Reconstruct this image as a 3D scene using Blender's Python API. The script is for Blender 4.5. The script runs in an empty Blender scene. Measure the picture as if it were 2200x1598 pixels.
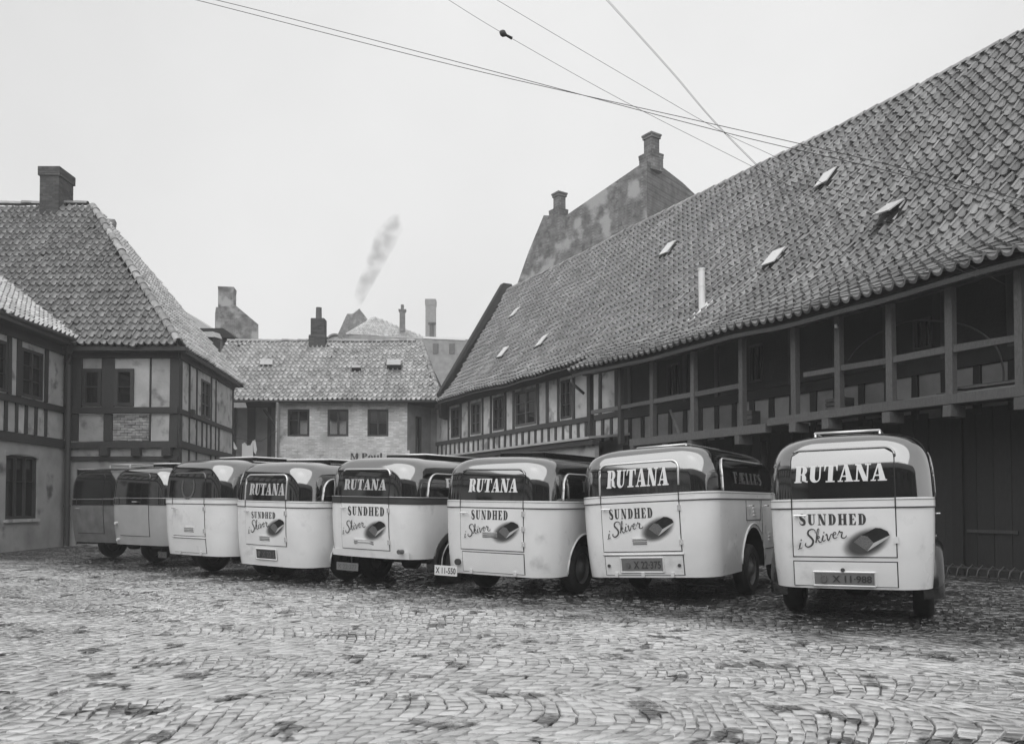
import bpy, bmesh, math, random
import numpy as np
from mathutils import Vector, Matrix, noise as mnoise
random.seed(7); rng = np.random.default_rng(7)
R = math.radians
scene = bpy.context.scene
COL = scene.collection

# ------------------------------------------------------------------ camera
FPX, HOR, EYE, PITCH = 1750.0, 1080.0, 1.32, R(1.5)
PP = HOR - FPX * math.tan(PITCH)
cam_d = bpy.data.cameras.new('camera'); cam = bpy.data.objects.new('camera', cam_d); COL.objects.link(cam)
cam_d.sensor_width = 36; cam_d.lens = FPX / 2200 * 36; cam_d.shift_y = (PP - 799) / 2200
cam_d.clip_end = 3000; cam_d.clip_start = .05
cam.location = (0, 0, EYE); cam.rotation_euler = (math.pi / 2 + PITCH, 0, 0)
scene.camera = cam

# ------------------------------------------------------------------ sky, sun, exposure
SUN_EL, SUN_ROT = R(52), R(200)          # overcast: a broad soft brightness behind the photographer
world = bpy.data.worlds.new('World'); scene.world = world; world.use_nodes = True
nt = world.node_tree; nt.nodes.clear()
sky = nt.nodes.new('ShaderNodeTexSky'); sky.sky_type = 'NISHITA'; sky.sun_disc = False
sky.sun_elevation = SUN_EL; sky.sun_rotation = SUN_ROT; sky.air_density = 1.0; sky.dust_density = 5.0; sky.ozone_density = 1.0
bw = nt.nodes.new('ShaderNodeRGBToBW'); nt.links.new(sky.outputs[0], bw.inputs[0])
mixs = nt.nodes.new('ShaderNodeMix'); mixs.data_type = 'FLOAT'      # cloud deck evens the sky out
mixs.inputs[0].default_value = .9; mixs.inputs[3].default_value = 5.0
nt.links.new(bw.outputs[0], mixs.inputs[2])
tc = nt.nodes.new('ShaderNodeTexCoord'); cn = nt.nodes.new('ShaderNodeTexNoise'); cn.inputs['Scale'].default_value = 1.4
cn.inputs['Detail'].default_value = 4; nt.links.new(tc.outputs['Generated'], cn.inputs['Vector'])
cm = nt.nodes.new('ShaderNodeMapRange'); cm.inputs[3].default_value = .68; cm.inputs[4].default_value = 1.30
nt.links.new(cn.outputs[0], cm.inputs[0])
mul = nt.nodes.new('ShaderNodeMath'); mul.operation = 'MULTIPLY'
nt.links.new(mixs.outputs[0], mul.inputs[0]); nt.links.new(cm.outputs[0], mul.inputs[1])
bg = nt.nodes.new('ShaderNodeBackground'); bg.inputs[1].default_value = .1
nt.links.new(mul.outputs[0], bg.inputs[0])
wo = nt.nodes.new('ShaderNodeOutputWorld'); nt.links.new(bg.outputs[0], wo.inputs[0])
sun_d = bpy.data.lights.new('sun', 'SUN'); sun_d.energy = 1.5; sun_d.angle = R(90); sun_d.color = (1, 1, 1)
sun = bpy.data.objects.new('sun', sun_d); COL.objects.link(sun)
sdir = Vector((math.sin(SUN_ROT) * math.cos(SUN_EL), math.cos(SUN_ROT) * math.cos(SUN_EL), math.sin(SUN_EL)))
sun.rotation_euler = sdir.to_track_quat('Z', 'Y').to_euler()
scene.view_settings.view_transform = 'Standard'; scene.view_settings.look = 'None'
scene.view_settings.exposure = 0.78; scene.view_settings.gamma = 1.0
scene.cycles.volume_bounces = 1; scene.cycles.max_bounces = 6; scene.cycles.volume_max_steps = 64

# ------------------------------------------------------------------ pixel -> world
def ray(px, py):
    xc = (px - 1100) / FPX; yc = (PP - py) / FPX
    return Vector((xc, math.cos(PITCH) - yc * math.sin(PITCH), math.sin(PITCH) + yc * math.cos(PITCH)))
CAM = Vector((0, 0, EYE))
def at(px, py, Y):
    d = ray(px, py); return CAM + d * (Y / d.y)
def proj(p):
    v = Vector(p) - CAM
    f = v.y * math.cos(PITCH) + v.z * math.sin(PITCH); u = -v.y * math.sin(PITCH) + v.z * math.cos(PITCH)
    return (1100 + FPX * v.x / f, PP - FPX * u / f, f) if f > .01 else (-9e9, -9e9, f)

# ------------------------------------------------------------------ materials (a black and white world)
def mat(name, base, rough=.6, var=0., scale=4., iv=0., bump=0., bscale=30., spec=.5, coat=0., metal=0.,
        stain=None, grain=None, rough_var=0., brick=None, light=None, ior=1.5, coat_ior=1.5, van_shade=None):
    m = bpy.data.materials.new(name); m.use_nodes = True
    n = m.node_tree.nodes; L = m.node_tree.links
    b = n['Principled BSDF']; b.inputs['Roughness'].default_value = rough
    b.inputs['Specular IOR Level'].default_value = spec; b.inputs['Coat Weight'].default_value = coat
    b.inputs['Coat Roughness'].default_value = .06; b.inputs['Coat IOR'].default_value = coat_ior; b.inputs['IOR'].default_value = ior; b.inputs['Metallic'].default_value = metal
    geo = n.new('ShaderNodeNewGeometry')
    def math_(op, a, c):
        q = n.new('ShaderNodeMath'); q.operation = op
        for i, x in enumerate((a, c)):
            if isinstance(x, (int, float)): q.inputs[i].default_value = x
            else: L.new(x, q.inputs[i])
        return q.outputs[0]
    def noise(s, det=5, stretch=None):
        t = n.new('ShaderNodeTexNoise'); t.inputs['Scale'].default_value = s; t.inputs['Detail'].default_value = det
        if stretch:
            mp = n.new('ShaderNodeMapping'); mp.inputs['Scale'].default_value = stretch
            L.new(geo.outputs['Position'], mp.inputs[0]); L.new(mp.outputs[0], t.inputs['Vector'])
        else: L.new(geo.outputs['Position'], t.inputs['Vector'])
        return t.outputs[0]
    val = n.new('ShaderNodeValue'); val.outputs[0].default_value = base; v = val.outputs[0]
    if iv:
        oi = n.new('ShaderNodeObjectInfo')
        r = math_('FRACT', math_('ADD', geo.outputs['Random Per Island'], oi.outputs['Random']), 0.)
        v = math_('MULTIPLY', v, math_('ADD', math_('MULTIPLY', r, 2 * iv), 1 - iv))
    if var:
        v = math_('MULTIPLY', v, math_('ADD', math_('MULTIPLY', noise(scale), 4 * var), 1 - 2 * var))
    if grain:
        v = math_('MULTIPLY', v, math_('ADD', math_('MULTIPLY', noise(6, 6, grain), 1.0), .5))
    bk = None
    if brick:                                   # (u axis vector, brick length, course height, mortar value)
        ux, bl, ch, mort = brick
        sx = n.new('ShaderNodeVectorMath'); sx.operation = 'DOT_PRODUCT'; sx.inputs[1].default_value = ux
        L.new(geo.outputs['Position'], sx.inputs[0])
        sz = n.new('ShaderNodeSeparateXYZ'); L.new(geo.outputs['Position'], sz.inputs[0])
        cb = n.new('ShaderNodeCombineXYZ'); L.new(sx.outputs['Value'], cb.inputs[0]); L.new(sz.outputs[2], cb.inputs[1])
        bt = n.new('ShaderNodeTexBrick'); bt.inputs['Scale'].default_value = 1; bt.inputs['Brick Width'].default_value = bl
        bt.inputs['Row Height'].default_value = ch; bt.inputs['Mortar Size'].default_value = .012
        bt.inputs['Color1'].default_value = (.75, .75, .75, 1); bt.inputs['Color2'].default_value = (1.15, 1.15, 1.15, 1)
        bt.inputs['Mortar'].default_value = (mort, mort, mort, 1); L.new(cb.outputs[0], bt.inputs['Vector'])
        bk = bt.outputs['Fac']; cv = n.new('ShaderNodeRGBToBW'); L.new(bt.outputs['Color'], cv.inputs[0])
        v = math_('MULTIPLY', v, cv.outputs[0])
    for st, tone in ((stain, 0), (light, 1)):
        if st:                                   # (scale, threshold, softness, value)
            rmp = n.new('ShaderNodeMapRange'); rmp.interpolation_type = 'SMOOTHSTEP'
            rmp.inputs[1].default_value = st[1] - st[2]; rmp.inputs[2].default_value = st[1] + st[2]
            L.new(noise(st[0], 10), rmp.inputs[0])
            mx = n.new('ShaderNodeMix'); mx.data_type = 'FLOAT'; L.new(rmp.outputs[0], mx.inputs[0])
            L.new(v, mx.inputs[2]); mx.inputs[3].default_value = st[3]; v = mx.outputs[0]
    if van_shade:                                      # shade under and before the vans put into the colour: broken-edged strip
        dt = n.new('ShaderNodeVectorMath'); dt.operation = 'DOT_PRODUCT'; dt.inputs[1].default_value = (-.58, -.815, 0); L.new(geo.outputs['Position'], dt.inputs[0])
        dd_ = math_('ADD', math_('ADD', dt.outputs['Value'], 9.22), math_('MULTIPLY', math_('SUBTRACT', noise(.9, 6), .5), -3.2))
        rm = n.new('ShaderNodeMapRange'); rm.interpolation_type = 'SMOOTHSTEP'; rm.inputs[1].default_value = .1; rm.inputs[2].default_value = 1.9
        rm.inputs[3].default_value = van_shade; rm.inputs[4].default_value = 1.; L.new(dd_, rm.inputs[0]); v = math_('MULTIPLY', v, rm.outputs[0])
    L.new(v, b.inputs['Base Color'])
    if rough_var:
        L.new(math_('ADD', math_('MULTIPLY', noise(scale * 1.7), 2 * rough_var), rough - rough_var), b.inputs['Roughness'])
    if bump:
        bp = n.new('ShaderNodeBump'); bp.inputs['Strength'].default_value = bump; bp.inputs['Distance'].default_value = .02
        h = noise(bscale, 4)
        if bk is not None: h = math_('SUBTRACT', h, bk)
        L.new(h, bp.inputs['Height']); L.new(bp.outputs[0], b.inputs['Normal'])
    return m
M = {}
M['paint_light'] = mat('light paint', .76, .30, var=.07, scale=2.2, coat=.5, spec=.4, rough_var=.1, stain=(2.6, .70, .1, .5))
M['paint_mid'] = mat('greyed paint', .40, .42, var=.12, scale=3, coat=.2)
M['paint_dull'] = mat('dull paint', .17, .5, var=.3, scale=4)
M['paint_dark'] = mat('black enamel', .006, .09, coat=1., ior=1.8, coat_ior=2.6)
M['paint_dark_dull'] = mat('dull black enamel', .010, .25, coat=.5, ior=1.5)
M['seam'] = mat('dark seam', .02, .7)
M['chrome'] = mat('bright trim', .75, .25, metal=.6)
M['rubber'] = mat('tyre rubber', .018, .75, var=.3, scale=20)
M['steel'] = mat('grey steel', .16, .45, metal=.4, var=.2)
M['chassis'] = mat('oily chassis', .015, .7)
M['letter_white'] = mat('white lettering', .72, .4)
M['letter_dim'] = mat('dim lettering', .11, .45)
M['letter_dark'] = mat('dark lettering', .045, .45)
M['plate_grey'] = mat('grey plate', .17, .4)
M['bread_cut'] = mat('bread cut face', .13, .5, var=.45, scale=90)
M['bread_crust'] = mat('bread crust', .014, .3)
M['bread_side'] = mat('bread paper', .5, .4)
M['glass'] = mat('dark window glass', .012, .06, spec=.6)
M['timber'] = mat('tarred timber', .038, .75, grain=(9, 9, 1.2), iv=.2, bump=.25, bscale=25)
M['timber_grey'] = mat('weathered timber', .09, .8, grain=(7, 7, 2), iv=.2, bump=.3, bscale=25)
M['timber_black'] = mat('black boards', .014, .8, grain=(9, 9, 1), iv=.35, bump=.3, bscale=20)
M['plaster'] = mat('old limewash', .44, .85, var=.28, scale=1.6, iv=.14, bump=.9, bscale=11, stain=(2.3, .62, .1, .17))
M['plaster_dim'] = mat('dimmed limewash', .20, .85, var=.28, scale=2., iv=.2, bump=.5, bscale=14)  # dimmed: shade of gallery and recesses in its colour; planks, far walls share it
M['plaster_wall'] = mat('stained render', .36, .85, var=.34, scale=1.1, bump=.6, bscale=9, stain=(1.1, .63, .08, .10))
M['brickwash'] = mat('washed brick', .62, .85, var=.3, scale=.9, bump=.6, bscale=20, brick=((1, 0, 0), .25, .077, .8), stain=(1.7, .66, .1, .16))
M['brick'] = mat('sooty brick', .060, .85, iv=.35, var=.2, scale=9, bump=.3, bscale=40)
M['brick_pale'] = mat('pale rough brick', .32, .85, iv=.3, var=.25, scale=9, bump=.6, bscale=30)
M['mortar'] = mat('mortar', .10, .9, var=.2)
M['brick_far'] = mat('weathered brick gable', .13, .9, var=.5, scale=2.2, bump=.5, bscale=12, brick=((.8, .6, 0), .25, .08, 1.5), light=(.7, .56, .06, .32), stain=(3., .6, .1, .07))
M['brick_far2'] = mat('weathered brick side', .11, .9, var=.5, scale=2., bump=.5, bscale=12, brick=((.75, -.66, 0), .25, .16, 1.6))
M['tile'] = mat('pantile', .19, .40, iv=.3, var=.22, scale=1.3, bump=.25, bscale=60, spec=.5, stain=(5, .68, .06, .05))
M['tile_dark'] = mat('lichened pantile', .155, .33, iv=.42, var=.42, scale=.8, bump=.3, bscale=60, spec=.7, stain=(4, .66, .08, .04))
M['tile_pale'] = mat('pale pantile', .40, .5, iv=.3, var=.2, scale=1.0, bump=.25, bscale=60, stain=(5, .7, .05, .09))
M['ridge'] = mat('mortared ridge tile', .26, .7, iv=.3, var=.3, scale=6, bump=.4, bscale=30)
M['slate'] = mat('dark slate', .05, .6, var=.3, scale=2)
M['deck'] = mat('roof boarding', .03, .9)
M['zinc'] = mat('zinc sheet', .42, .45, var=.15, scale=3, metal=.2)
M['white'] = mat('white paint', .72, .5, var=.05)
M['pipe'] = mat('painted pipe', .05, .5)
M['cloth'] = mat('white linen', .8, .9)
M['sand'] = mat('joint sand', .40, .45, var=.3, scale=3, bump=.3, bscale=60, coat=.5, van_shade=.08, stain=(.7, .45, .07, .015))
M['stone'] = mat('wet granite setts', .43, .30, van_shade=.08, iv=.25, var=.22, scale=.7, bump=.55, bscale=45, spec=.9, coat=1., stain=(2.8, .61, .03, .025), rough_var=.1)
M['wire'] = mat('wire', .03, .6)
M['glazing'] = mat('skylight pane', .55, .25, spec=.8)
def clear_glass():
    m = bpy.data.materials.new('clear pane'); m.use_nodes = True; n = m.node_tree.nodes; L = m.node_tree.links; n.clear()
    o = n.new('ShaderNodeOutputMaterial'); mx = n.new('ShaderNodeMixShader'); t = n.new('ShaderNodeBsdfTransparent'); g = n.new('ShaderNodeBsdfGlossy')
    g.inputs['Roughness'].default_value = .05; t.inputs[0].default_value = (.8, .8, .8, 1); mx.inputs[0].default_value = .12
    L.new(t.outputs[0], mx.inputs[1]); L.new(g.outputs[0], mx.inputs[2]); L.new(mx.outputs[0], o.inputs[0]); return m
M['clear'] = clear_glass()
def halo_mat():
    m = bpy.data.materials.new('airbrushed shade'); m.use_nodes = True; n = m.node_tree.nodes; L = m.node_tree.links
    b = n['Principled BSDF']; b.inputs['Roughness'].default_value = .32; b.inputs['Base Color'].default_value = (.05, .05, .05, 1)
    at_ = n.new('ShaderNodeAttribute'); at_.attribute_name = 'shade'
    cr = n.new('ShaderNodeMapRange'); cr.interpolation_type = 'SMOOTHSTEP'; cr.inputs[1].default_value = .5; cr.inputs[2].default_value = 1.0
    cr.inputs[3].default_value = .85; cr.inputs[4].default_value = 0.
    L.new(at_.outputs['Fac'], cr.inputs[0]); L.new(cr.outputs[0], b.inputs['Alpha']); return m
M['halo'] = halo_mat()

# ------------------------------------------------------------------ builders
def tag(o, label=None, cat=None, group=None, kind=None):
    if label: o['label'] = label
    if cat: o['category'] = cat
    if group: o['group'] = group
    if kind: o['kind'] = kind
    return o
def empty(name, loc, label=None, cat=None, group=None, rot=None):
    o = bpy.data.objects.new(name, None); COL.objects.link(o); o.location = loc
    if rot: o.rotation_euler = rot
    o.empty_display_size = .2
    return tag(o, label, cat, group)
LOCALS = set()
def link(o, parent=None):
    COL.objects.link(o)
    if parent is not None:
        o.parent = parent
        if parent.type == 'EMPTY' and parent.name not in LOCALS:
            o.matrix_parent_inverse = Matrix.Translation(-Vector(parent.location))
    return o
class MB:
    def __init__(s): s.v = []; s.f = []; s.mi = []
    def add(s, vs, fs, mi=0):
        k = len(s.v); s.v += [tuple(v) for v in vs]; s.f += [tuple(i + k for i in f) for f in fs]; s.mi += [mi] * len(fs)
    def hexa(s, p, mi=0):      # 8 points: bottom 4 (ccw), top 4
        s.add(p, [(3, 2, 1, 0), (4, 5, 6, 7), (0, 1, 5, 4), (1, 2, 6, 5), (2, 3, 7, 6), (3, 0, 4, 7)], mi)
    def box(s, x0, x1, y0, y1, z0, z1, mi=0):
        s.hexa([(x0, y0, z0), (x1, y0, z0), (x1, y1, z0), (x0, y1, z0), (x0, y0, z1), (x1, y0, z1), (x1, y1, z1), (x0, y1, z1)], mi)
    def fbox(s, F, u0, u1, z0, z1, d0, d1, mi=0, ju=0., jz=0.):
        j = lambda a: random.uniform(-a, a)
        a = [j(ju) for _ in range(4)]; b = [j(jz) for _ in range(4)]
        q = [(u0 + a[0], z0 + b[0]), (u1 + a[1], z0 + b[1]), (u1 + a[2], z1 + b[2]), (u0 + a[3], z1 + b[3])]
        s.hexa([F.p(q[0][0], q[0][1], d1), F.p(q[1][0], q[1][1], d1), F.p(q[1][0], q[1][1], d0), F.p(q[0][0], q[0][1], d0),
                F.p(q[3][0], q[3][1], d1), F.p(q[2][0], q[2][1], d1), F.p(q[2][0], q[2][1], d0), F.p(q[3][0], q[3][1], d0)], mi)
    def poly_prism(s, pts, off, mi=0):      # pts planar loop (Vectors), extruded by off
        n = len(pts); a = [Vector(p) for p in pts]; b = [p + Vector(off) for p in a]
        s.add(a + b, [tuple(range(n)), tuple(range(2 * n - 1, n - 1, -1))] + [(i, i + n, (i + 1) % n + n, (i + 1) % n) for i in range(n)], mi)
    def tube(s, path, r, n=6, mi=0, cap=True):
        path = [Vector(p) for p in path]; rings = []; k = len(s.v)
        for i, p in enumerate(path):
            d = (path[min(i + 1, len(path) - 1)] - path[max(i - 1, 0)]).normalized()
            a = d.cross(Vector((0, 0, 1)) if abs(d.z) < .95 else Vector((1, 0, 0))).normalized(); b = d.cross(a)
            rr = r[i] if isinstance(r, (list, tuple)) else r
            rings.append([p + (a * math.cos(t) + b * math.sin(t)) * rr for t in [2 * math.pi * j / n for j in range(n)]])
        vs = [v for rg in rings for v in rg]; fs = []
        for i in range(len(path) - 1):
            for j in range(n): fs.append((i * n + j, i * n + (j + 1) % n, (i + 1) * n + (j + 1) % n, (i + 1) * n + j))
        if cap: fs += [tuple(range(n - 1, -1, -1)), tuple((len(path) - 1) * n + j for j in range(n))]
        s.add(vs, fs, mi)
    def build(s, name, mats, parent=None, smooth=False, angle=None, recalc=True):
        me = bpy.data.meshes.new(name); me.from_pydata(s.v, [], s.f)
        for m in (mats if isinstance(mats, (list, tuple)) else [mats]): me.materials.append(M[m])
        if any(s.mi): me.polygons.foreach_set('material_index', s.mi)
        if recalc:
            bm = bmesh.new(); bm.from_mesh(me); bmesh.ops.recalc_face_normals(bm, faces=bm.faces[:]); bm.to_mesh(me); bm.free()
        if smooth or angle:
            me.polygons.foreach_set('use_smooth', [True] * len(me.polygons))
            if angle: me.set_sharp_from_angle(angle=R(angle))
        o = bpy.data.objects.new(name, me); return link(o, parent)
class Frame:
    """a vertical wall plane: u along it, z up, d out of it (towards the yard)"""
    def __init__(s, A, B, out):
        s.O = Vector((A[0], A[1], 0)); w = Vector((B[0], B[1], 0)) - s.O; s.len = w.length; s.U = w.normalized()
        s.N = Vector((s.U.y, -s.U.x, 0))
        if s.N.dot(Vector((out[0], out[1], 0))) < 0: s.N = -s.N
    def p(s, u, z, d=0.): return s.O + s.U * u + s.N * d + Vector((0, 0, z))
    def uz(s, px, py, d=0.):
        r = ray(px, py); o = s.O + s.N * d; t = (o - CAM).dot(s.N) / r.dot(s.N); q = CAM + r * t - o
        return q.dot(s.U), (CAM + r * t).z
    def u(s, px, d=0., py=1000): return s.uz(px, py, d)[0]

def window(parent, F, u0, u1, z0, z1, cols, rows, d=0., frame='timber', glass='glass', fw=.06, sill=None, bar=.025, split=None, lit=None):
    """window part = frame and bars; panes are its children"""
    mb = MB()
    mb.fbox(F, u0, u0 + fw, z0, z1, d - .1, d + .025); mb.fbox(F, u1 - fw, u1, z0, z1, d - .1, d + .025)
    mb.fbox(F, u0 + fw, u1 - fw, z0, z0 + fw, d - .1, d + .022); mb.fbox(F, u0 + fw, u1 - fw, z1 - fw, z1, d - .1, d + .022)
    a0, a1, b0, b1 = u0 + fw, u1 - fw, z0 + fw, z1 - fw
    us = [a0 + (a1 - a0) * i / cols for i in range(cols + 1)]
    zs = [b0 + (b1 - b0) * t for t in (split or [i / rows for i in range(rows + 1)])]
    for x in us[1:-1]: mb.fbox(F, x - .035, x + .035, b0, b1, d - .09, d + .012)
    for y in zs[1:-1]: mb.fbox(F, a0, a1, y - bar / 2, y + bar / 2, d - .085, d + .004)
    w = mb.build('window', frame, parent)
    for i in range(cols):
        for j in range(len(zs) - 1):
            m = MB(); m.fbox(F, us[i] + .002, us[i + 1] - .002, zs[j] + .002, zs[j + 1] - .002, d - .06, d - .05)
            m.build('pane', 'clear' if lit and (i, j) in lit else glass, w)
    if lit:
        m = MB(); m.fbox(F, a0, a1, b0, b1, d - .3, d - .28); m.build('room_back', 'deck', w)
        for (i, j) in lit:
            m = MB(); m.fbox(F, us[i] + .04, us[i + 1] - .04, zs[j] + .02, zs[j + 1] - .005, d - .13, d - .12); m.build('curtain', 'cloth', w)
    if sill:
        m = MB(); m.fbox(F, u0 - .07, u1 + .07, z0 - .09, z0 - .005, d - .05, d + sill); m.build('sill', 'plaster', w)
    return w

def timber_bay(parent, F, z0, z1, u0, u1, posts, wins=(), infill='plaster', post='timber', proud=.03, inset=.0, jit=.022, skip=()):
    """one storey band: posts [(ua,ub)], infill panels between them with openings for windows"""
    posts = sorted(posts)
    for (a, b) in posts:
        m = MB(); m.fbox(F, a, b, z0 + .002, z1 - .002, -.15, proud, ju=jit); m.build('post', post, parent)
    edges = [u0] + [x for p in posts for x in p] + [u1]
    for i in range(0, len(edges), 2):
        a, b = edges[i], edges[i + 1]
        if b - a < .03 or (i // 2) in skip: continue
        ws = [w for w in wins if w[0] < b - .01 and w[1] > a + .01]
        m = MB(); ins = inset - random.uniform(0, .012)
        if not ws: m.fbox(F, a + .002, b - .002, z0 + .004, z1 - .004, -.14, ins)
        else:
            x = a + .002
            for w in sorted(ws):
                w0, w1 = max(w[0], a + .002), min(w[1], b - .002)
                if w0 > x + .004: m.fbox(F, x, w0 - .002, z0 + .004, z1 - .004, -.14, ins)
                if w[2] > z0 + .01: m.fbox(F, w0, w1, z0 + .004, w[2] - .002, -.14, ins)
                if w[3] < z1 - .01: m.fbox(F, w0, w1, w[3] + .002, z1 - .004, -.14, ins)
                x = w1 + .002
            if b - .002 > x + .004: m.fbox(F, x, b - .002, z0 + .004, z1 - .004, -.14, ins)
        m.build('infill_panel', infill, parent)
def beam(parent, F, u0, u1, z0, z1, proud=.05, mat_='timber', name='beam', d0=-.16, jz=.025):
    m = MB(); n = max(1, int((u1 - u0) / 2.2)); xs = [u0 + (u1 - u0) * i / n for i in range(n + 1)]
    off = [random.uniform(-jz, jz) for _ in xs]
    for i in range(n):
        p = [(xs[i], off[i]), (xs[i + 1], off[i + 1])]
        m.hexa([F.p(p[0][0], z0 + p[0][1], proud), F.p(p[1][0], z0 + p[1][1], proud), F.p(p[1][0], z0 + p[1][1], d0), F.p(p[0][0], z0 + p[0][1], d0),
                F.p(p[0][0], z1 + p[0][1], proud), F.p(p[1][0], z1 + p[1][1], proud), F.p(p[1][0], z1 + p[1][1], d0), F.p(p[0][0], z1 + p[0][1], d0)])
    return m.build(name, mat_, parent)

# pantiles: S profile, 28 triangles each
PA = np.array([0, .12, .3, .5, .66, .78, .9, 1.0]); PH = np.array([.058, .012, -.010, -.008, .022, .078, .098, .070])
def tile_template(w, g):
    vs = []; n = len(PA)
    for b, lift, drop in ((-.045, .066, .058), (-.05, .068, .0), (g, .0, .0)):
        for a, h in zip(PA, PH): vs.append(((a - .5) * w * 1.06, b, h + lift - drop))
    fs = [(r * n + i, r * n + i + 1, (r + 1) * n + i + 1, (r + 1) * n + i) for r in range(2) for i in range(n - 1)]
    return np.array(vs), fs
def tile_roof(roof, surf, u0, u1, v0, v1, mask, w, g, matname, nind=300, jit=1.0, flip=False):
    T, FS = tile_template(w, g)
    items = []; e = .03
    nv = int((v1 - v0) / g + .5); nu = int((u1 - u0) / w + .5)
    for j in range(nv):
        rowj = random.uniform(-.01, .01) * jit
        for i in range(nu):
            u = u0 + (i + .5) * w + rowj; v = v0 + j * g
            if not mask(u, v + g * .5): continue
            P = surf(u, v); U = (surf(u + e, v) - surf(u - e, v)).normalized(); V = (surf(u, v + g * .5) - P).normalized()
            N = U.cross(V).normalized(); U = V.cross(N)
            a = random.gauss(0, .018) * jit; t = random.gauss(0, .02) * jit; slip = 0.
            if jit > 1.1 and random.random() < .02: a *= 4; slip = random.uniform(.03, .09)
            U2 = U * math.cos(a) + V * math.sin(a); V2 = V * math.cos(a) - U * math.sin(a)
            V3 = V2 * math.cos(t) + N * math.sin(t); N3 = N * math.cos(t) - V2 * math.sin(t)
            P = P + N * random.uniform(0, .008) * jit + V * (random.uniform(-.008, .008) * jit - slip)
            items.append((P, U2, V3, N3))
    vis = []
    for k, (P, *_x) in enumerate(items):
        q = proj(P)
        vis.append((q[2] if -10 < q[0] < 2210 and 0 < q[1] < 1598 else 1e6, k))
    vis.sort(); single = set(k for d, k in vis[:nind] if d < 1e5)
    me = bpy.data.meshes.new('roof_tile'); me.from_pydata([tuple(x) for x in T], [], FS); me.materials.append(M[matname])
    me.polygons.foreach_set('use_smooth', [True] * len(me.polygons)); me.set_sharp_from_angle(angle=R(50))
    rest = []
    for k, (P, U, V, N) in enumerate(items):
        if k in single:
            o = bpy.data.objects.new('roof_tile', me)
            o.matrix_local = Matrix(((U.x, V.x, N.x, P.x), (U.y, V.y, N.y, P.y), (U.z, V.z, N.z, P.z), (0, 0, 0, 1)))
            COL.objects.link(o); o.parent = roof
        else: rest.append(np.array(P)[None, :] + T[:, :1] * np.array(U) + T[:, 1:2] * np.array(V) + T[:, 2:] * np.array(N))
    if rest:
        V_ = np.concatenate(rest); n = len(T); F0 = np.array(FS)
        F_ = (F0[None] + (np.arange(len(rest)) * n)[:, None, None]).reshape(-1, 4)
        big_mesh('roof_tiles', V_, F_, matname, roof, 50)
def big_mesh(name, V_, F_, matname, parent, angle=None):
    me = bpy.data.meshes.new(name); me.vertices.add(len(V_)); me.vertices.foreach_set('co', V_.astype(np.float32).ravel())
    me.loops.add(F_.size); me.loops.foreach_set('vertex_index', F_.astype(np.int32).ravel()); me.polygons.add(len(F_))
    me.polygons.foreach_set('loop_start', np.arange(0, F_.size, 4, dtype=np.int32)); me.update(calc_edges=True); me.validate()
    me.polygons.foreach_set('use_smooth', [True] * len(me.polygons))
    if angle: me.set_sharp_from_angle(angle=R(angle))
    me.materials.append(M[matname]); o = bpy.data.objects.new(name, me); o['kind'] = 'stuff'
    COL.objects.link(o); o.parent = parent; return o
def cap_tiles(parent, a, b, r=.11, step=.34, matname='ridge', name='ridge_tile', up=Vector((0, 0, 1)), wav=None):
    """half round ridge or hip tiles, each lapping the next"""
    a = Vector(a); b = Vector(b); L_ = (b - a).length; d = (b - a) / L_; s = d.cross(up).normalized(); n = s.cross(d)
    vs = []; K = 6
    for y, rr in ((0, r * 1.12), (step * 1.12, r * .92)):
        for i in range(K + 1):
            t = math.pi * i / K; vs.append((math.cos(t) * rr, y, math.sin(t) * rr * .9 - .03))
    for i in range(K + 1):
        t = math.pi * i / K; vs.append((math.cos(t) * r * .98, 0, math.sin(t) * r * .78 - .03))
    fs = [(i, i + 1, K + 2 + i, K + 1 + i) for i in range(K)] + [(i, i + 1, 2 * K + 3 + i, 2 * K + 2 + i) for i in range(K)]
    me = bpy.data.meshes.new(name); me.from_pydata(vs, [], fs); me.materials.append(M[matname]); me.polygons.foreach_set('use_smooth', [True] * len(fs))
    me.set_sharp_from_angle(angle=R(50))
    for i in range(int(L_ / step)):
        P = a + d * (i * step) + n * (random.uniform(-.012, .012) + (wav(i * step) if wav else 0))
        o = bpy.data.objects.new(name, me); j = random.uniform(-.03, .03); d2 = (d + s * j).normalized(); s2 = d2.cross(n).normalized(); n2 = s2.cross(d2)
        o.matrix_local = Matrix(((s2.x, d2.x, n2.x, P.x), (s2.y, d2.y, n2.y, P.y), (s2.z, d2.z, n2.z, P.z), (0, 0, 0, 1)))
        COL.objects.link(o); o.parent = parent
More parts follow.
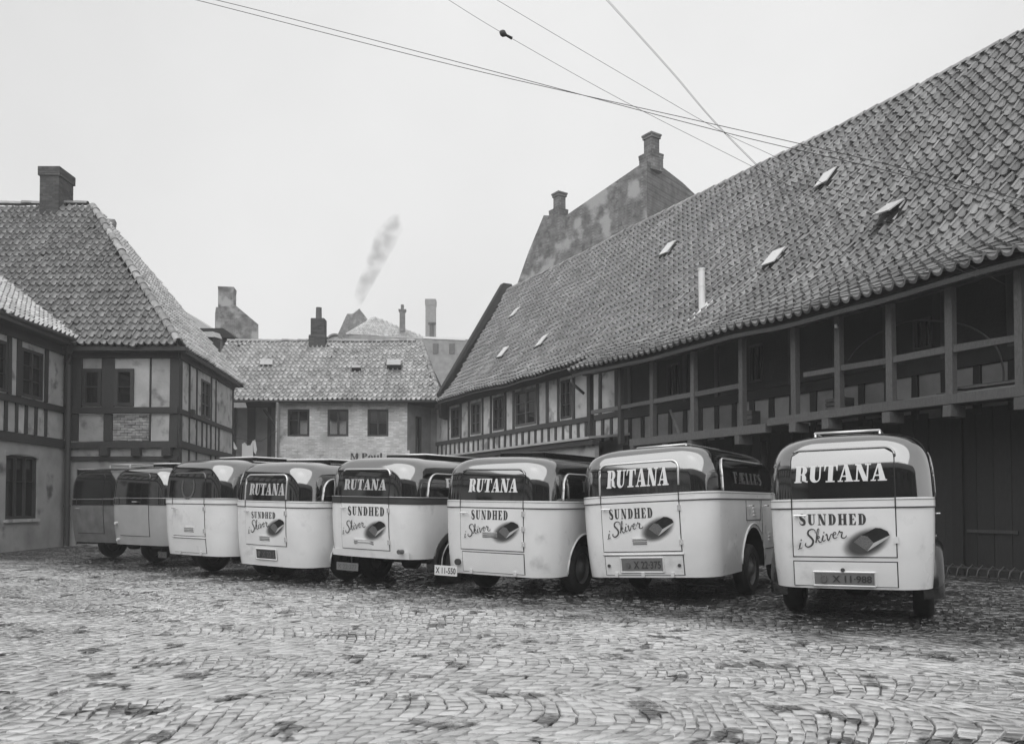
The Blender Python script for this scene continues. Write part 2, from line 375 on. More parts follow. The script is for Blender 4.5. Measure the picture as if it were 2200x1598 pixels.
def brick_stack(parent, F, w, dep, z0, z1, matname='brick', bl=.24, ch=.078, wfun=None, name='chimney'):
    """chimney: mortar core with its bricks laid round it as children"""
    core = MB(); core.fbox(F, .012, w - .012, z0, z1, -dep + .012, -.012); c = core.build(name, 'mortar', parent)
    key = (matname,); me = BR.get(key)
    if me is None:
        m = MB(); m.box(-.5, .5, -.5, .5, -.5, .5); o = m.build('brick', matname); me = o.data; bpy.data.objects.remove(o); BR[key] = me
    n = int((z1 - z0) / ch)
    for j in range(n):
        z = z0 + (j + .5) * ch
        for side in range(4):
            L_ = w if side % 2 == 0 else dep
            k = max(2, round(L_ / bl)); off = .5 if j % 2 else 0.
            xs = [0.] + [L_ * (i + (.5 if off else 1)) / k for i in range(k if off else k - 1)] + [L_]
            for i in range(len(xs) - 1):
                a, b = xs[i] + .005, xs[i + 1] - .005; mid = (a + b) / 2; t = .06; pr = random.uniform(-.004, .005)
                if side == 0: P = F.p(mid, z, pr - t / 2); ax = F.U
                elif side == 2: P = F.p(mid, z, -dep + t / 2 - pr); ax = F.U
                elif side == 1: P = F.p(w + pr - t / 2, z, -mid); ax = F.N
                else: P = F.p(-pr + t / 2, z, -mid); ax = F.N
                if side in (1, 3): 
                    if a < .06: a = .062
                    if b > L_ - .06: b = L_ - .062
                    P = F.p(w + pr - t / 2 if side == 1 else -pr + t / 2, z, -(a + b) / 2)
                bx = ax * (b - a); ay = Vector((0, 0, 1)).cross(ax).normalized() * t
                o = bpy.data.objects.new('brick', me)
                o.matrix_local = Matrix(((bx.x, ay.x, 0, P.x), (bx.y, ay.y, 0, P.y), (bx.z, ay.z, ch - .012, P.z), (0, 0, 0, 1)))
                COL.objects.link(o); o.parent = c
    return c
BR = {}
def slope(A, U, V):
    A = Vector(A); return lambda u, v: A + U * u + V * v
def wavy(f, amp=.03, sc=.35, seed=0.):
    def g(u, v):
        p = f(u, v); n = mnoise.noise(Vector((u * sc + seed, v * sc * 1.3, seed))) * amp
        return p + Vector((0, 0, n))
    return g
def deck(parent, surf, u0, u1, v0, v1, mask=None, off=-.05, nu=24, nv=10, name='roof', thick=.05):
    m = MB(); k = {}
    for i in range(nu):
        for j in range(nv):
            ua, ub = u0 + (u1 - u0) * i / nu, u0 + (u1 - u0) * (i + 1) / nu; va, vb = v0 + (v1 - v0) * j / nv, v0 + (v1 - v0) * (j + 1) / nv
            if mask and not mask((ua + ub) / 2, (va + vb) / 2): continue
            m.add([surf(a, b) + Vector((0, 0, off)) for a, b in ((ua, va), (ub, va), (ub, vb), (ua, vb))], [(0, 1, 2, 3)])
    return m.build(name, 'deck', parent, recalc=False)

# ================================================================== ground
gm = MB(); gm.add([(-150, -60, 0), (150, -60, 0), (150, 260, 0), (-150, 260, 0)], [(0, 1, 2, 3)])
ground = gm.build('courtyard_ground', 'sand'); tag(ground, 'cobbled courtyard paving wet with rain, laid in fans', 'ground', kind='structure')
D28 = Vector((-.4695, .8829, 0)); P28 = Vector((.8829, .4695, 0))
def cobbles():
    rowx = .093
    rot = R(-6); cr, sr = math.cos(rot), math.sin(rot)
    def warp(x, y):
        x2 = x + .10 * math.sin(y * 1.1 + x * .35) + .06 * math.sin(x * 1.9 + 1.3) + .05 * math.sin(y * 4.3 + x * 2.1) + .03 * math.sin(x * 5.7 - y * 3.9); y2 = y + .22 * math.sin(x * .42 + .6) + .12 * math.sin(x * .9 + y * .3) + .05 * math.sin(x * 1.7 + y * .8)
        return x2 * cr - y2 * sr, x2 * sr + y2 * cr
    cells = []
    yacc = -1.2
    for b in range(-2, 22):
        ph = random.uniform(0, 5); B = random.uniform(1.15, 1.7); nj = round(B / .118); bulge = random.uniform(.22, .4) * B / 1.5; y0 = yacc; yacc += B
        for k in range(int(-26 / rowx), int(20 / rowx)):
            st = .5 if k % 2 else 0.
            js = [(j + st) / nj for j in range(nj + (0 if st else 1))]
            if st: js = [0.] + js + [1.]
            js = [t if t in (0., 1.) else t + random.uniform(-.022, .022) for t in js]
            for t0, t1 in zip(js[:-1], js[1:]):
                if t1 - t0 < .03: continue
                f = lambda kk, t: (kk * rowx + bulge * (.3 + .7 * min(1, max(0, (kk * rowx + 4) / 5))) * (1 - (2 * t - 1) ** 2) + ph, y0 + t * B)
                cells.append([warp(*f(k, t0)), warp(*f(k + 1, t0)), warp(*f(k + 1, t1)), warp(*f(k, t1))])
    C = np.array(cells); cen = C.mean(1)
    X, Y = cen[:, 0], cen[:, 1]
    ok = (Y > 2.6) & (Y < 30) & (np.abs(X) < .66 * Y + 2.2) & (X > -13.3) & (P28.x * X + P28.y * Y < 14.2) & ~((X < -10.2) & (Y > 24.6))
    C = C[ok]; cen = cen[ok]; n = len(C)
    gap = .925 + rng.uniform(-.05, .035, (n, 1, 1))
    jit = rng.uniform(-.009, .009, (n, 4, 2))
    base = cen[:, None] + (C - cen[:, None]) * gap + jit
    h = .016 + rng.uniform(-.005, .006, (n, 1)); tilt = rng.normal(0, .03, (n, 2))
    def lay(s, hz):
        xy = cen[:, None] + (base - cen[:, None]) * s
        z = hz + ((xy - cen[:, None]) * tilt[:, None]).sum(2)
        return np.concatenate([xy, z[..., None]], 2)
    V = np.concatenate([lay(1., np.full((n, 1), -.01)), lay(.985, h - .007), lay(.86, h)], 1)      # n,12,3
    FS = []
    for r in (0, 4):
        for i in range(4): FS.append((r + i, r + (i + 1) % 4, r + 4 + (i + 1) % 4, r + 4 + i))
    FS.append((8, 9, 10, 11)); FS = np.array(FS)
    py = HOR + FPX * EYE / cen[:, 1]; px = 1100 + FPX * cen[:, 0] / cen[:, 1]
    vis = (px > 0) & (px < 2200) & (py < 1596)
    order = np.argsort(np.where(vis, np.hypot(cen[:, 0], cen[:, 1]), 1e6))[:300]
    sel = np.zeros(n, bool); sel[order] = True
    rest = V[~sel]; Vr = rest.reshape(-1, 3); Fr = (FS[None] + (np.arange(len(rest)) * 12)[:, None, None]).reshape(-1, 4)
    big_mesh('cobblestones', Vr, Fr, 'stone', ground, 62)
    for i in order:
        me = bpy.data.meshes.new('cobblestone'); c = np.append(cen[i], 0)
        me.from_pydata([tuple(p) for p in V[i] - c], [], [tuple(f) for f in FS]); me.materials.append(M['stone'])
        me.polygons.foreach_set('use_smooth', [True] * 9); me.set_sharp_from_angle(angle=R(62))
        o = bpy.data.objects.new('cobblestone', me); o.location = c; COL.objects.link(o); o.parent = ground
cobbles()

# ================================================================== hip-roofed half-timbered house (left)
Z = Vector((0, 0, 1))
HF, HX0, HX1 = 24.85, -13.62, -10.2                      # front wall plane and its ends
house = empty('half_timbered_house', (-12, 28, 0), 'half-timbered house with steep hipped pantile roof and tall brick chimney', 'house')
FH = Frame((HX0, HF), (HX1, HF), (0, -1)); FS_ = Frame((HX1, HF), (-10.95, 31.9), (1, 0))
uu = lambda F, a, b: (F.u(a), F.u(b))
# front wall: ground floor, joist band, upper storey
gz = 2.62
timber_bay(house, FH, .0, gz, 0, FH.len, [(FH.len - .22, FH.len)], wins=[(.32, 1.5, .05, 2.35)], infill='plaster_wall')
m = MB(); 
for i in range(7): m.fbox(FH, .325 + i * .167, .325 + (i + 1) * .167 - .012, .06, 2.34, -.12, -.05)
m.build('door', 'timber_black', house)
beam(house, FH, 0, FH.len, gz, gz + .12, .07)
m = MB(); m.fbox(FH, 0, FH.len, gz + .122, 3.0, -.14, .0); m.build('infill_panel', 'plaster', house)
for px in (228, 296, 362):
    u = FH.u(px); m = MB(); m.fbox(FH, u - .13, u + .13, gz + .125, gz + .125 + .25, -.1, .2, ju=.01); m.build('joist_end', 'timber', house)
beam(house, FH, 0, FH.len, 3.0, 3.2, .12)
P1 = [(0, .14), uu(FH, 153, 168), uu(FH, 221, 241), (FH.u(319), FH.u(323)), (FH.len - .27, FH.len)]
timber_bay(house, FH, 3.2, 4.03, 0, FH.len, P1, infill='plaster', skip=(3,))
beam(house, FH, 0, FH.len, 4.03, 4.22, .09)
W = [(*uu(FH, 176, 216), 4.28, 5.42), (*uu(FH, 245, 286), 4.28, 5.42)]
timber_bay(house, FH, 4.22, 5.75, 0, FH.len, [(0, .14), uu(FH, 153, 175), uu(FH, 217, 244), (FH.u(319), FH.u(323)), (FH.len - .27, FH.len)], wins=W)
for w in W: window(house, FH, *w, 1, 2, d=.03, frame='timber', fw=.1, split=[0, .52, 1])
beam(house, FH, 0, FH.len, 5.75, 6.1, .06)
# the one infill panel left as bare rough brick
ua, ub = FH.u(241), FH.u(319); core = MB(); core.fbox(FH, ua + .004, ub - .004, 3.21, 4.02, -.14, -.03); core = core.build('infill_panel', 'mortar', house)
bm_ = MB(); bm_.box(-.5, .5, -.5, .5, -.5, .5); bo = bm_.build('brick', 'brick_pale'); bme = bo.data; bpy.data.objects.remove(bo)
for j in range(10):
    x = ua + .01 - (.1 if j % 2 else 0)
    while x < ub - .02:
        a, b = max(x, ua + .006), min(x + .215, ub - .006); x += .228
        if b - a < .03: continue
        z = 3.255 + j * .08 + random.uniform(-.008, .008); P = FH.p((a + b) / 2, z, -.03 + random.uniform(-.006, .016)); t = random.uniform(-.05, .05)
        o = bpy.data.objects.new('brick', bme); o.matrix_local = Matrix.Translation(P) @ Matrix.Rotation(t, 4, 'Y') @ Matrix.Diagonal((b - a, .05, .066, 1)); COL.objects.link(o); o.parent = core
# side wall facing the yard
L_ = FS_.len
pu = [FS_.u(x) for x in (388, 405, 421, 452, 462)]
P2 = [(0, .2)] + [(u - .04, u + .04) for u in pu] + [(L_ - .1, L_)]
P2b = [(0, .2)] + [(u - .04, u + .04) for u in [FS_.u(x) for x in (388, 405, 421, 433, 443, 452, 462, 469)]] + [(L_ - .1, L_)]
timber_bay(house, FS_, 0, 3.0, 0, L_, P2, infill='plaster')
beam(house, FS_, 0, L_, 3.0, 3.22, .07); timber_bay(house, FS_, 3.22, 4.05, 0, L_, P2b); beam(house, FS_, 0, L_, 4.05, 4.2, .05)
w = (FS_.u(431), FS_.u(449), 4.25, 5.5); timber_bay(house, FS_, 4.2, 5.75, 0, L_, P2, wins=[w]); window(house, FS_, *w, 2, 3, frame='timber_grey')
beam(house, FS_, 0, L_, 5.75, 6.05, .05)
m = MB(); m.fbox(FS_, FS_.u(403), FS_.u(408), 4.05, 4.3, .05, .16); m.build('meter_box', 'timber', house)
# roof: ridge along x, hip at the right end
EY, EZ = 24.42, 6.08
Ceav = at(386, 741, EY); Ceav.z = EZ; APEX = at(197, 441, 28.85); BK = Vector((-10.95, 33.25, EZ)); RZ = APEX.z
RL = Vector((-24, APEX.y, RZ)); FL = Vector((-24, EY, EZ))
VL = Vector((-13.2, EY, EZ))
m = MB(); dz = Vector((0, 0, -.05))
m.add([FL + dz, Ceav + dz, APEX + dz, RL + dz], [(0, 1, 2, 3)]); m.add([Ceav + dz, BK + dz, APEX + dz], [(0, 1, 2)])
m.add([BK + dz, Vector((-24, 33.25, EZ)) + dz, RL + dz, APEX + dz], [(0, 1, 2, 3)])
hroof = m.build('roof', 'deck', house, recalc=False)
U = Vector((1, 0, 0)); Vs = Vector((0, APEX.y - EY, RZ - EZ)); sl = Vs.length; V = Vs.normalized()
hipx = lambda v: Ceav.x + (APEX.x - Ceav.x) * (v / sl)
wing_s = .675
def hm(u, v):
    p = FL + U * u + V * v
    wz = 6.25 + wing_s * (-13.2 - p.x)
    return p.x < hipx(v) - .02 and v < sl - .05 and (p.x > -13.2 or p.z > wz - .03)
tile_roof(hroof, wavy(slope(FL, U, V), .07, .5, 3.), 24 - 18.2, 24 - 9.9, .0, sl, hm, .225, .315, 'tile', 300, 1.3)
Uh = (BK - Ceav).normalized(); mid = (Ceav + BK) / 2; Lh = (BK - Ceav).length
tA = (APEX - Ceav).dot(Uh); Vh_ = APEX - Ceav - Uh * tA; slh = Vh_.length; Vh = Vh_.normalized()
hm2 = lambda u, v: u > tA * v / slh + .03 and u < Lh + (tA - Lh) * v / slh - .03
tile_roof(hroof, wavy(slope(Ceav, Uh, Vh), .04, .5, 8.), 0, Lh, 0, slh, hm2, .225, .315, 'tile_pale', 120, 1.)  # hip slope tiled paler than the front: its brighter light put into colour
cap_tiles(hroof, Ceav + (APEX - Ceav) * .01 + Z * .07, APEX + Z * .07, .125, .36, name='hip_tile')
cap_tiles(hroof, BK + Z * .06, APEX + Z * .06, .115, .36, name='hip_tile')
cap_tiles(hroof, Vector((-19, APEX.y, RZ + .06)), APEX + Z * .06, .13, .38)
m = MB(); m.fbox(FH, 0, FH.len + .35, EZ - .17, EZ - .05, .12, .42); m.build('eaves_board', 'timber', house)
m = MB(); m.fbox(FS_, -.3, L_ + .3, EZ - .17, EZ - .05, .0, .2); m.build('eaves_board', 'timber', house)
# chimney with corbelled cap
ca = at(86, 450, 28.45); cw = .68
FC = Frame((ca.x, 28.4), (ca.x + cw, 28.4), (0, -1))
ztop = at(100, 358, 28.4).z
ch = brick_stack(house, FC, cw, .95, RZ - 1.0, ztop - .32)
FC2 = Frame((ca.x - .05, 28.35), (ca.x + cw + .05, 28.35), (0, -1)); brick_stack(house, FC2, cw + .1, 1.05, ztop - .32, ztop)
FC3 = Frame((ca.x - .06, 28.3), (ca.x + cw + .06, 28.3), (0, -1)); m = MB(); m.fbox(FC3, -.1, cw + .2, RZ - .95, RZ - .62, -1.15, .10); m.build('chimney_flashing', 'mortar', house)

# ================================================================== wing at the far left
wing = empty('half_timbered_wing', (-15.5, 20, 0), 'two-storey wing with rendered ground floor and arched window beside drainpipe', 'house')
WY0 = -9.0; FW = Frame((-13.38 + .24 * 25.5 / 8.34, WY0), (-13.62, 24.84), (1, 0)); WL = FW.len
gw = (FW.u(13), FW.u(80), .88, 2.62)
gws = [gw] + [(gw[0] - 3.4 * i, gw[1] - 3.4 * i, .88, 2.62) for i in range(1, 7)]
timber_bay(wing, FW, 0, 3.0, 0, WL, [], wins=gws, infill='plaster_wall')
for w in gws[1:]: window(wing, FW, *w, 3, 2, d=-.05, sill=.12, split=[0, .6, 1], fw=.07, frame='timber')
window(wing, FW, *gw, 3, 2, d=-.05, sill=.12, split=[0, .6, 1], fw=.07, frame='timber')
m = MB(); uc = (gw[0] + gw[1]) / 2
for i in range(8):
    a, b = gw[0] - .06 + (gw[1] - gw[0] + .12) * i / 8, gw[0] - .06 + (gw[1] - gw[0] + .12) * (i + 1) / 8
    za = lambda x: 2.56 + .1 * (1 - ((x - uc) / .85) ** 2)
    m.hexa([FW.p(a, za(a), .02), FW.p(b, za(b), .02), FW.p(b, za(b), -.05), FW.p(a, za(a), -.05), FW.p(a, za(a) + .13, .02), FW.p(b, za(b) + .13, .02), FW.p(b, za(b) + .13, -.05), FW.p(a, za(a) + .13, -.05)])
m.build('window_arch', 'plaster_wall', wing)
beam(wing, FW, 0, WL, 3.0, 3.24, .06)
pxs = [FW.u(x) for x in (10, 33, 54, 75, 96)]; st = pxs[1] - pxs[0]
us = [pxs[0] - st * i for i in range(1, 60)] + pxs
P3 = [(u - .06, u + .06) for u in us if u > .1] + [(WL - .18, WL)]
timber_bay(wing, FW, 3.24, 4.06, 0, WL, P3); beam(wing, FW, 0, WL, 4.06, 4.24, .06)
W3 = [(FW.u(42), FW.u(88), 4.28, 5.62), (FW.u(42) - 2.4, FW.u(11), 4.28, 5.62)] + [(FW.u(42) - 5.2 - i * 3.2, FW.u(42) - 4.1 - i * 3.2, 4.28, 5.62) for i in range(7)]
timber_bay(wing, FW, 4.24, 5.8, 0, WL, [(FW.u(32), FW.u(41)), (FW.u(93), FW.u(100)), (WL - .18, WL), (FW.u(11) + .02, FW.u(11) + .2)], wins=W3)
window(wing, FW, *W3[0], 2, 3, frame='timber', fw=.08); [window(wing, FW, *w, 2, 3, frame='timber', fw=.08) for w in W3[1:]]
beam(wing, FW, 0, WL, 5.8, 6.1, .06)
EW = Vector((-13.2, WY0, 6.25)); Uw = Vector((0, 1, 0)); Vw = Vector((-1, 0, wing_s)).normalized(); wl = 4.4 / -Vw.x
m = MB(); e0 = [EW, Vector((-13.2, 24.5, 6.25)), Vector((-17.6, 26.8, 9.22)), Vector((-17.6, WY0, 9.22))]
m.add([p + dz for p in e0], [(0, 1, 2, 3)]); m.add([Vector((-17.6, 26.8, 9.17)), Vector((-17.6, WY0, 9.17)), Vector((-22, WY0, 6.2)), Vector((-22, 26.8, 6.2))], [(0, 1, 2, 3)])
wroof = m.build('roof', 'deck', wing)
def wm(u, v):
    p = EW + Uw * u + Vw * v
    return p.y < 24.44 + .527 * (-13.2 - p.x) - .02
tile_roof(wroof, wavy(slope(EW, Uw, Vw), .05, .5, 11.), 15. - WY0 + 1.5 - 24, 36.0, 0, wl, wm, .225, .315, 'tile_pale', 120, 1.2)
m = MB(); m.fbox(FW, 0, WL, 6.05, 6.2, .05, .42); m.build('eaves_board', 'timber', wing)
m = MB(); gx = -13.12; m.tube([(gx, WY0, 6.2), (gx, 24.3, 6.2)], .06, 8); m.build('gutter', 'pipe', wing, smooth=True)
m = MB(); q = at(143, 1000, 24.55); m.tube([(gx, 24.2, 6.15), (q.x + .03, 24.55, 5.85), (q.x, 24.6, 5.5), (q.x, 24.6, .02)], .085, 10)
for z in (1.2, 3.1, 4.6): m.tube([(q.x, 24.6, z), (q.x, 24.6, z + .06)], .1, 10)
m.build('downpipe', 'pipe', wing, smooth=True, angle=40)

# ================================================================== brick range closing the yard
YC = 36.0
centre = empty('brick_range', (-6, 37, 0), 'low whitewashed brick range with three dark windows and tiled roof', 'house')
x0, x1 = at(592, 900, YC).x, at(875, 900, YC).x; xl, xr = at(470, 900, YC).x - .6, at(945, 900, YC).x
FB = Frame((x0, YC), (x1, YC), (0, -1)); BL = FB.len
wz0, wz1 = at(700, 937, YC).z, at(700, 879, YC).z
WB = [(FB.u(617), FB.u(664), wz0, wz1), (FB.u(703), FB.u(748), wz0, wz1), (FB.u(789), FB.u(834), wz0, wz1)]
timber_bay(centre, FB, 0, 5.75, 0, BL, [], wins=WB, infill='brickwash')
window(centre, FB, *WB[0], 2, 2, d=-.03, fw=.09, split=[0, .62, 1], lit=[(1, 0)])
window(centre, FB, *WB[1], 2, 2, d=-.03, fw=.09, split=[0, .6, 1], lit=[(0, 0), (1, 0)])
window(centre, FB, *WB[2], 2, 2, d=-.03, fw=.09, split=[0, .5, 1])
# recess on the left with loft door and brace, wall set back, toned dark for its shade
FR = Frame((xl, YC + 1.4), (x0, YC + 1.4), (0, -1))
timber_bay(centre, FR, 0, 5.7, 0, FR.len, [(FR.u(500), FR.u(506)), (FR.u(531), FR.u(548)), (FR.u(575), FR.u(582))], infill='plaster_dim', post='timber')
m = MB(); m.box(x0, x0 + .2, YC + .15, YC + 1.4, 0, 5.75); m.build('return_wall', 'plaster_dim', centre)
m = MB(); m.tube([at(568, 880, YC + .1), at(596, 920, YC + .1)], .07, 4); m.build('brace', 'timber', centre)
# right recess, its shade also put into the wall tone
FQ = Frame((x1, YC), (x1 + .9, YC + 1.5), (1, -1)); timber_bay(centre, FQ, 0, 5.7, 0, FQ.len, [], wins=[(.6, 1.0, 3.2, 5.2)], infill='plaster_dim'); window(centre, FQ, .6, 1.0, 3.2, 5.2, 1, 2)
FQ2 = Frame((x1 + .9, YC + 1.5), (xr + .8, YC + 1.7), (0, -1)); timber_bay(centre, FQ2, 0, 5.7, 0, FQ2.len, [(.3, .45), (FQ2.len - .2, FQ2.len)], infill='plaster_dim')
CE = at(480, 857, YC - .4); CEr = at(948, 862, YC - .4); ez = (CE.z + CEr.z) / 2
ridY = 39.5; RLc = at(440, 727, ridY); RRc = at(904, 742, ridY); rz = (RLc.z + RRc.z) / 2
A0 = Vector((CE.x - 1.2, YC - .4, ez)); A1 = Vector((CEr.x, YC - .4, ez)); R0 = Vector((A0.x, ridY, rz)); R1 = Vector((RRc.x, ridY, rz))
m = MB(); m.add([p + dz for p in (A0, A1, R1, R0)], [(0, 1, 2, 3)]); BR1 = Vector((A1.x + .2, 43, ez)); m.add([p + dz for p in (A1, BR1, R1)], [(0, 1, 2)])
m.add([p + dz for p in (R0, R1, BR1, Vector((A0.x, 43, ez)))], [(0, 1, 2, 3)])
croof = m.build('roof', 'deck', centre, recalc=False)
Vc_ = Vector((0, ridY - A0.y, rz - ez)); Vc = Vc_.normalized(); lc = Vc_.length
cmk = lambda u, v: A0.x + u < A1.x + (R1.x - A1.x) * v / lc - .03
tile_roof(croof, wavy(slope(A0, U, Vc), .05, .4, 21.), 0, A1.x - A0.x, 0, lc, cmk, .215, .30, 'tile_pale', 300, 1.2)
cap_tiles(croof, A1 + Z * .06, R1 + Z * .06, .12, .36, name='hip_tile'); cap_tiles(croof, R0 + Z * .05, R1 + Z * .05, .13, .38)
for (a, b, c, d_, hm_) in ((560, 587, 776, 790, .06), (832, 862, 778, 797, .22), (757, 776, 790, 800, .15)):
    def on_roof(px, py):
        r = ray(px, py); n = U.cross(Vc); t = (A0 - CAM).dot(n) / r.dot(n); return CAM + r * t
    n = U.cross(Vc).normalized(); p = [on_roof(a, d_), on_roof(b, d_), on_roof(b, c), on_roof(a, c)]
    m = MB(); m.hexa([p[0] + n * .06, p[1] + n * .06, p[2] + n * .05, p[3] + n * .05, p[0] + n * (.1 + hm_), p[1] + n * (.1 + hm_), p[2] + n * .12, p[3] + n * .12]); sk = m.build('roof_hatch', 'timber_black', croof)
    m = MB(); m.hexa([p[0] + n * (.102 + hm_), p[1] + n * (.102 + hm_), p[2] + n * .122, p[3] + n * .122, p[0] + n * (.13 + hm_), p[1] + n * (.13 + hm_), p[2] + n * .15, p[3] + n * .15]); m.build('hatch_lid', 'zinc', croof)
m = MB(); m.tube([(A0.x, YC - .45, ez - .05), (A1.x, YC - .45, ez - .05)], .06, 8); m.build('gutter', 'pipe', centre, smooth=True)
m = MB(); q = at(598, 900, YC - .12); m.tube([(q.x + .05, YC - .45, ez - .08), (q.x, YC - .12, ez - .5), (q.x, YC - .12, .02)], .06, 8); m.build('downpipe', 'zinc', centre, smooth=True)
ca = at(668, 720, 39.2); cb = at(697, 720, 39.2); cw = cb.x - ca.x; zt = at(680, 684, 39.2).z
FCc = Frame((ca.x, 39.1), (cb.x, 39.1), (0, -1)); brick_stack(centre, FCc, cw, .6, rz - .2, zt)
FCd = Frame((ca.x - .07, 39.0), (cb.x + .07, 39.0), (0, -1)); brick_stack(centre, FCd, cw + .14, .8, rz - .9, rz + .25)
m = MB(); pz = at(683, 660, 39.3).z; cx = (ca.x + cb.x) / 2; m.tube([(cx, 39.4, zt - .05), (cx, 39.4, pz)], [.15, .14], 12); m.build('chimney_pot', 'mortar', centre, smooth=True, angle=40)

# ================================================================== long granary with open gallery (right)
gran = empty('timbered_granary', (8, 20, 0), 'long half-timbered granary with huge mottled pantile roof and open upper gallery', 'building')
def PF(p): A = P28 * p; return Frame((A.x, A.y), ((A + D28).x, (A + D28).y), (-P28.x, -P28.y))
PG, PW, PE, PM, PR = 13.14, 14.35, 12.72, 13.95, 18.63
FG, FM, FRi, FE, FMe = PF(PG), PF(PW), PF(PR), PF(PE), PF(PM)
S0 = FG.u(2500, py=860); S_W = FG.u(1258, py=860)            # gallery ends
zR = FRi.uz(1900, 228)[1]; zE = FE.uz(1900, 625)[1]; zM = FMe.uz(1200, 797)[1]
S_END0 = FMe.u(950, py=850); S_END1 = FRi.u(1090, py=624)
l1 = math.hypot(PM - PE, zM - zE); l2 = math.hypot(PR - PM, zR - zM); LV = l1 + l2
def prof(v):
    a1 = ((PM - PE) / l1, (zM - zE) / l1); a2 = ((PR - PM) / l2, (zR - zM) / l2)
    p, z = (PE + a1[0] * v, zE + a1[1] * v) if v < l1 else (PM + a2[0] * (v - l1), zM + a2[1] * (v - l1))
    b = 1.3; t = abs(v - l1)
    if t < b:                                       # soft bell-cast
        k = (b - t) ** 2 / (4 * b); n = (a2[0] - a1[0], a2[1] - a1[1]); p += n[0] * k; z += n[1] * k
    return p, z
def rsurf(u, v):
    p, z = prof(v); s = -u
    n = mnoise.noise(Vector((s * .22, v * .3, 5.))) * .13 + mnoise.noise(Vector((s * .7, v * .8, 9.))) * .05
    return D28 * s + P28 * p + Vector((0, 0, z + n - .10 * math.sin(max(0, min(1, v / LV)) * math.pi)))
v_far = l1 - .15
send = lambda v: S_END0 + (S_END1 - S_END0) * max(0, (v - l1) / l2)
Sgal = FE.u(1228, py=812)
def rmask(u, v):
    s = -u
    if s > send(v) - .02: return False
    return v > v_far if s > Sgal else True
groof = deck(gran, rsurf, -40, -S0, 0, LV, rmask, off=-.06, nu=90, nv=24)
tile_roof(groof, rsurf, -(S_END1 + 1), -S0, 0, LV + .05, rmask, .232, .315, 'tile_dark', 300, 1.4)
rp = [rsurf(-(S0 + i * (S_END1 - S0) / 12), LV) for i in range(13)]
for a, b in zip(rp[:-1], rp[1:]): cap_tiles(groof, a + Z * .05, b + Z * .05, .13, .39)
# back slope and raised gable at the far end
m = MB(); b0 = D28 * S0 + P28 * (PR + 4.6) + Z * 6; b1 = D28 * (S_END1 - .1) + P28 * (PR + 4.6) + Z * 6
m.add([rp[0] - Z * .06, rp[-1] - Z * .06, b1, b0], [(0, 1, 2, 3)]); m.build('back_slope', 'tile_dark', gran)
ge = [D28 * S_END0 + P28 * PM + Z * (zM - .6), D28 * S_END0 + P28 * (PM - .1) + Z * (zM + .45), D28 * S_END1 + P28 * (PR - .2) + Z * (zR + .42), D28 * S_END1 + P28 * (PR + .25) + Z * (zR + .42), D28 * S_END1 + P28 * (PR + .9) + Z * (zR - .8), D28 * S_END1 + P28 * (PR + .9) + Z * 4]
m = MB(); m.poly_prism([p + D28 * .02 for p in ge], D28 * .35); m.build('gable_parapet', 'timber_black', gran)
# skylights, white vent, on the slope
def on_granary(px, py):
    r = ray(px, py); t = 8.
    for _ in range(2400):
        q = CAM + r * t; s = q.dot(D28); p = q.dot(P28)
        lo, hi = 0., LV
        if p > PE:
            for _k in range(18):
                mid = (lo + hi) / 2
                if prof(mid)[0] < p: lo = mid
                else: hi = mid
            if rsurf(-s, lo).z > q.z: return -s, lo
        t += .02
    return -s, lo
def skylight(px, py, w, h, open_=0., mats='glazing', name='skylight'):
    u, v = on_granary(px, py); P = rsurf(u, v); Uv = (rsurf(u + .1, v) - P).normalized(); Vv = (rsurf(u, v + .2) - P).normalized(); n = Uv.cross(Vv).normalized()
    q = lambda a, b, c: P + Uv * a + Vv * b + n * c
    m = MB(); m.hexa([q(-w / 2, -h / 2, .02), q(w / 2, -h / 2, .02), q(w / 2, h / 2, .02), q(-w / 2, h / 2, .02), q(-w / 2, -h / 2, .13), q(w / 2, -h / 2, .13), q(w / 2, h / 2, .11), q(-w / 2, h / 2, .11)])
    m.build('skylight_curb', 'timber_black', groof)
    m = MB(); k = -.035; a0 = .145 + open_; m.hexa([q(-w / 2 - k, -h / 2 - k, a0), q(w / 2 + k, -h / 2 - k, a0), q(w / 2 + k, h / 2, .125), q(-w / 2 - k, h / 2, .125), q(-w / 2 - k, -h / 2 - k, a0 + .03), q(w / 2 + k, -h / 2 - k, a0 + .03), q(w / 2 + k, h / 2, .155), q(-w / 2 - k, h / 2, .155)])
    o = m.build(name, mats, groof)
for px, py, op in ((989, 794, 0), (1085, 762, 0), (1169, 738, .0), (1110, 676, 0), (1440, 541, .02), (1669, 563, .03), (1781, 392, .04), (1921, 466, .2)):
    skylight(px, py, .48, .62, op)
u, v = on_granary(1508, 672); P = rsurf(u, v)
m = MB(); top = at(1507, 577, P.y); m.tube([P - Z * .1, Vector((P.x, P.y, top.z))], .085, 12); m.tube([Vector((P.x, P.y, top.z - .04)), Vector((P.x, P.y, top.z))], .1, 12)
mid = (P.z + top.z) / 2 + .1; m.tube([Vector((P.x, P.y, mid)), Vector((P.x, P.y, mid + .03))], .095, 12)
m.build('vent_pipe', 'white', groof, smooth=True, angle=40)
Uv = (rsurf(u + .1, v) - P).normalized(); Vv = (rsurf(u, v + .2) - P).normalized(); n = Uv.cross(Vv)
m = MB(); m.hexa([P + Uv * a + Vv * b + n * c for c in (.05, .1) for a, b in ((-.2, -.45), (.2, -.45), (.28, .3), (-.12, .3))]); m.build('vent_flashing', 'white', groof)
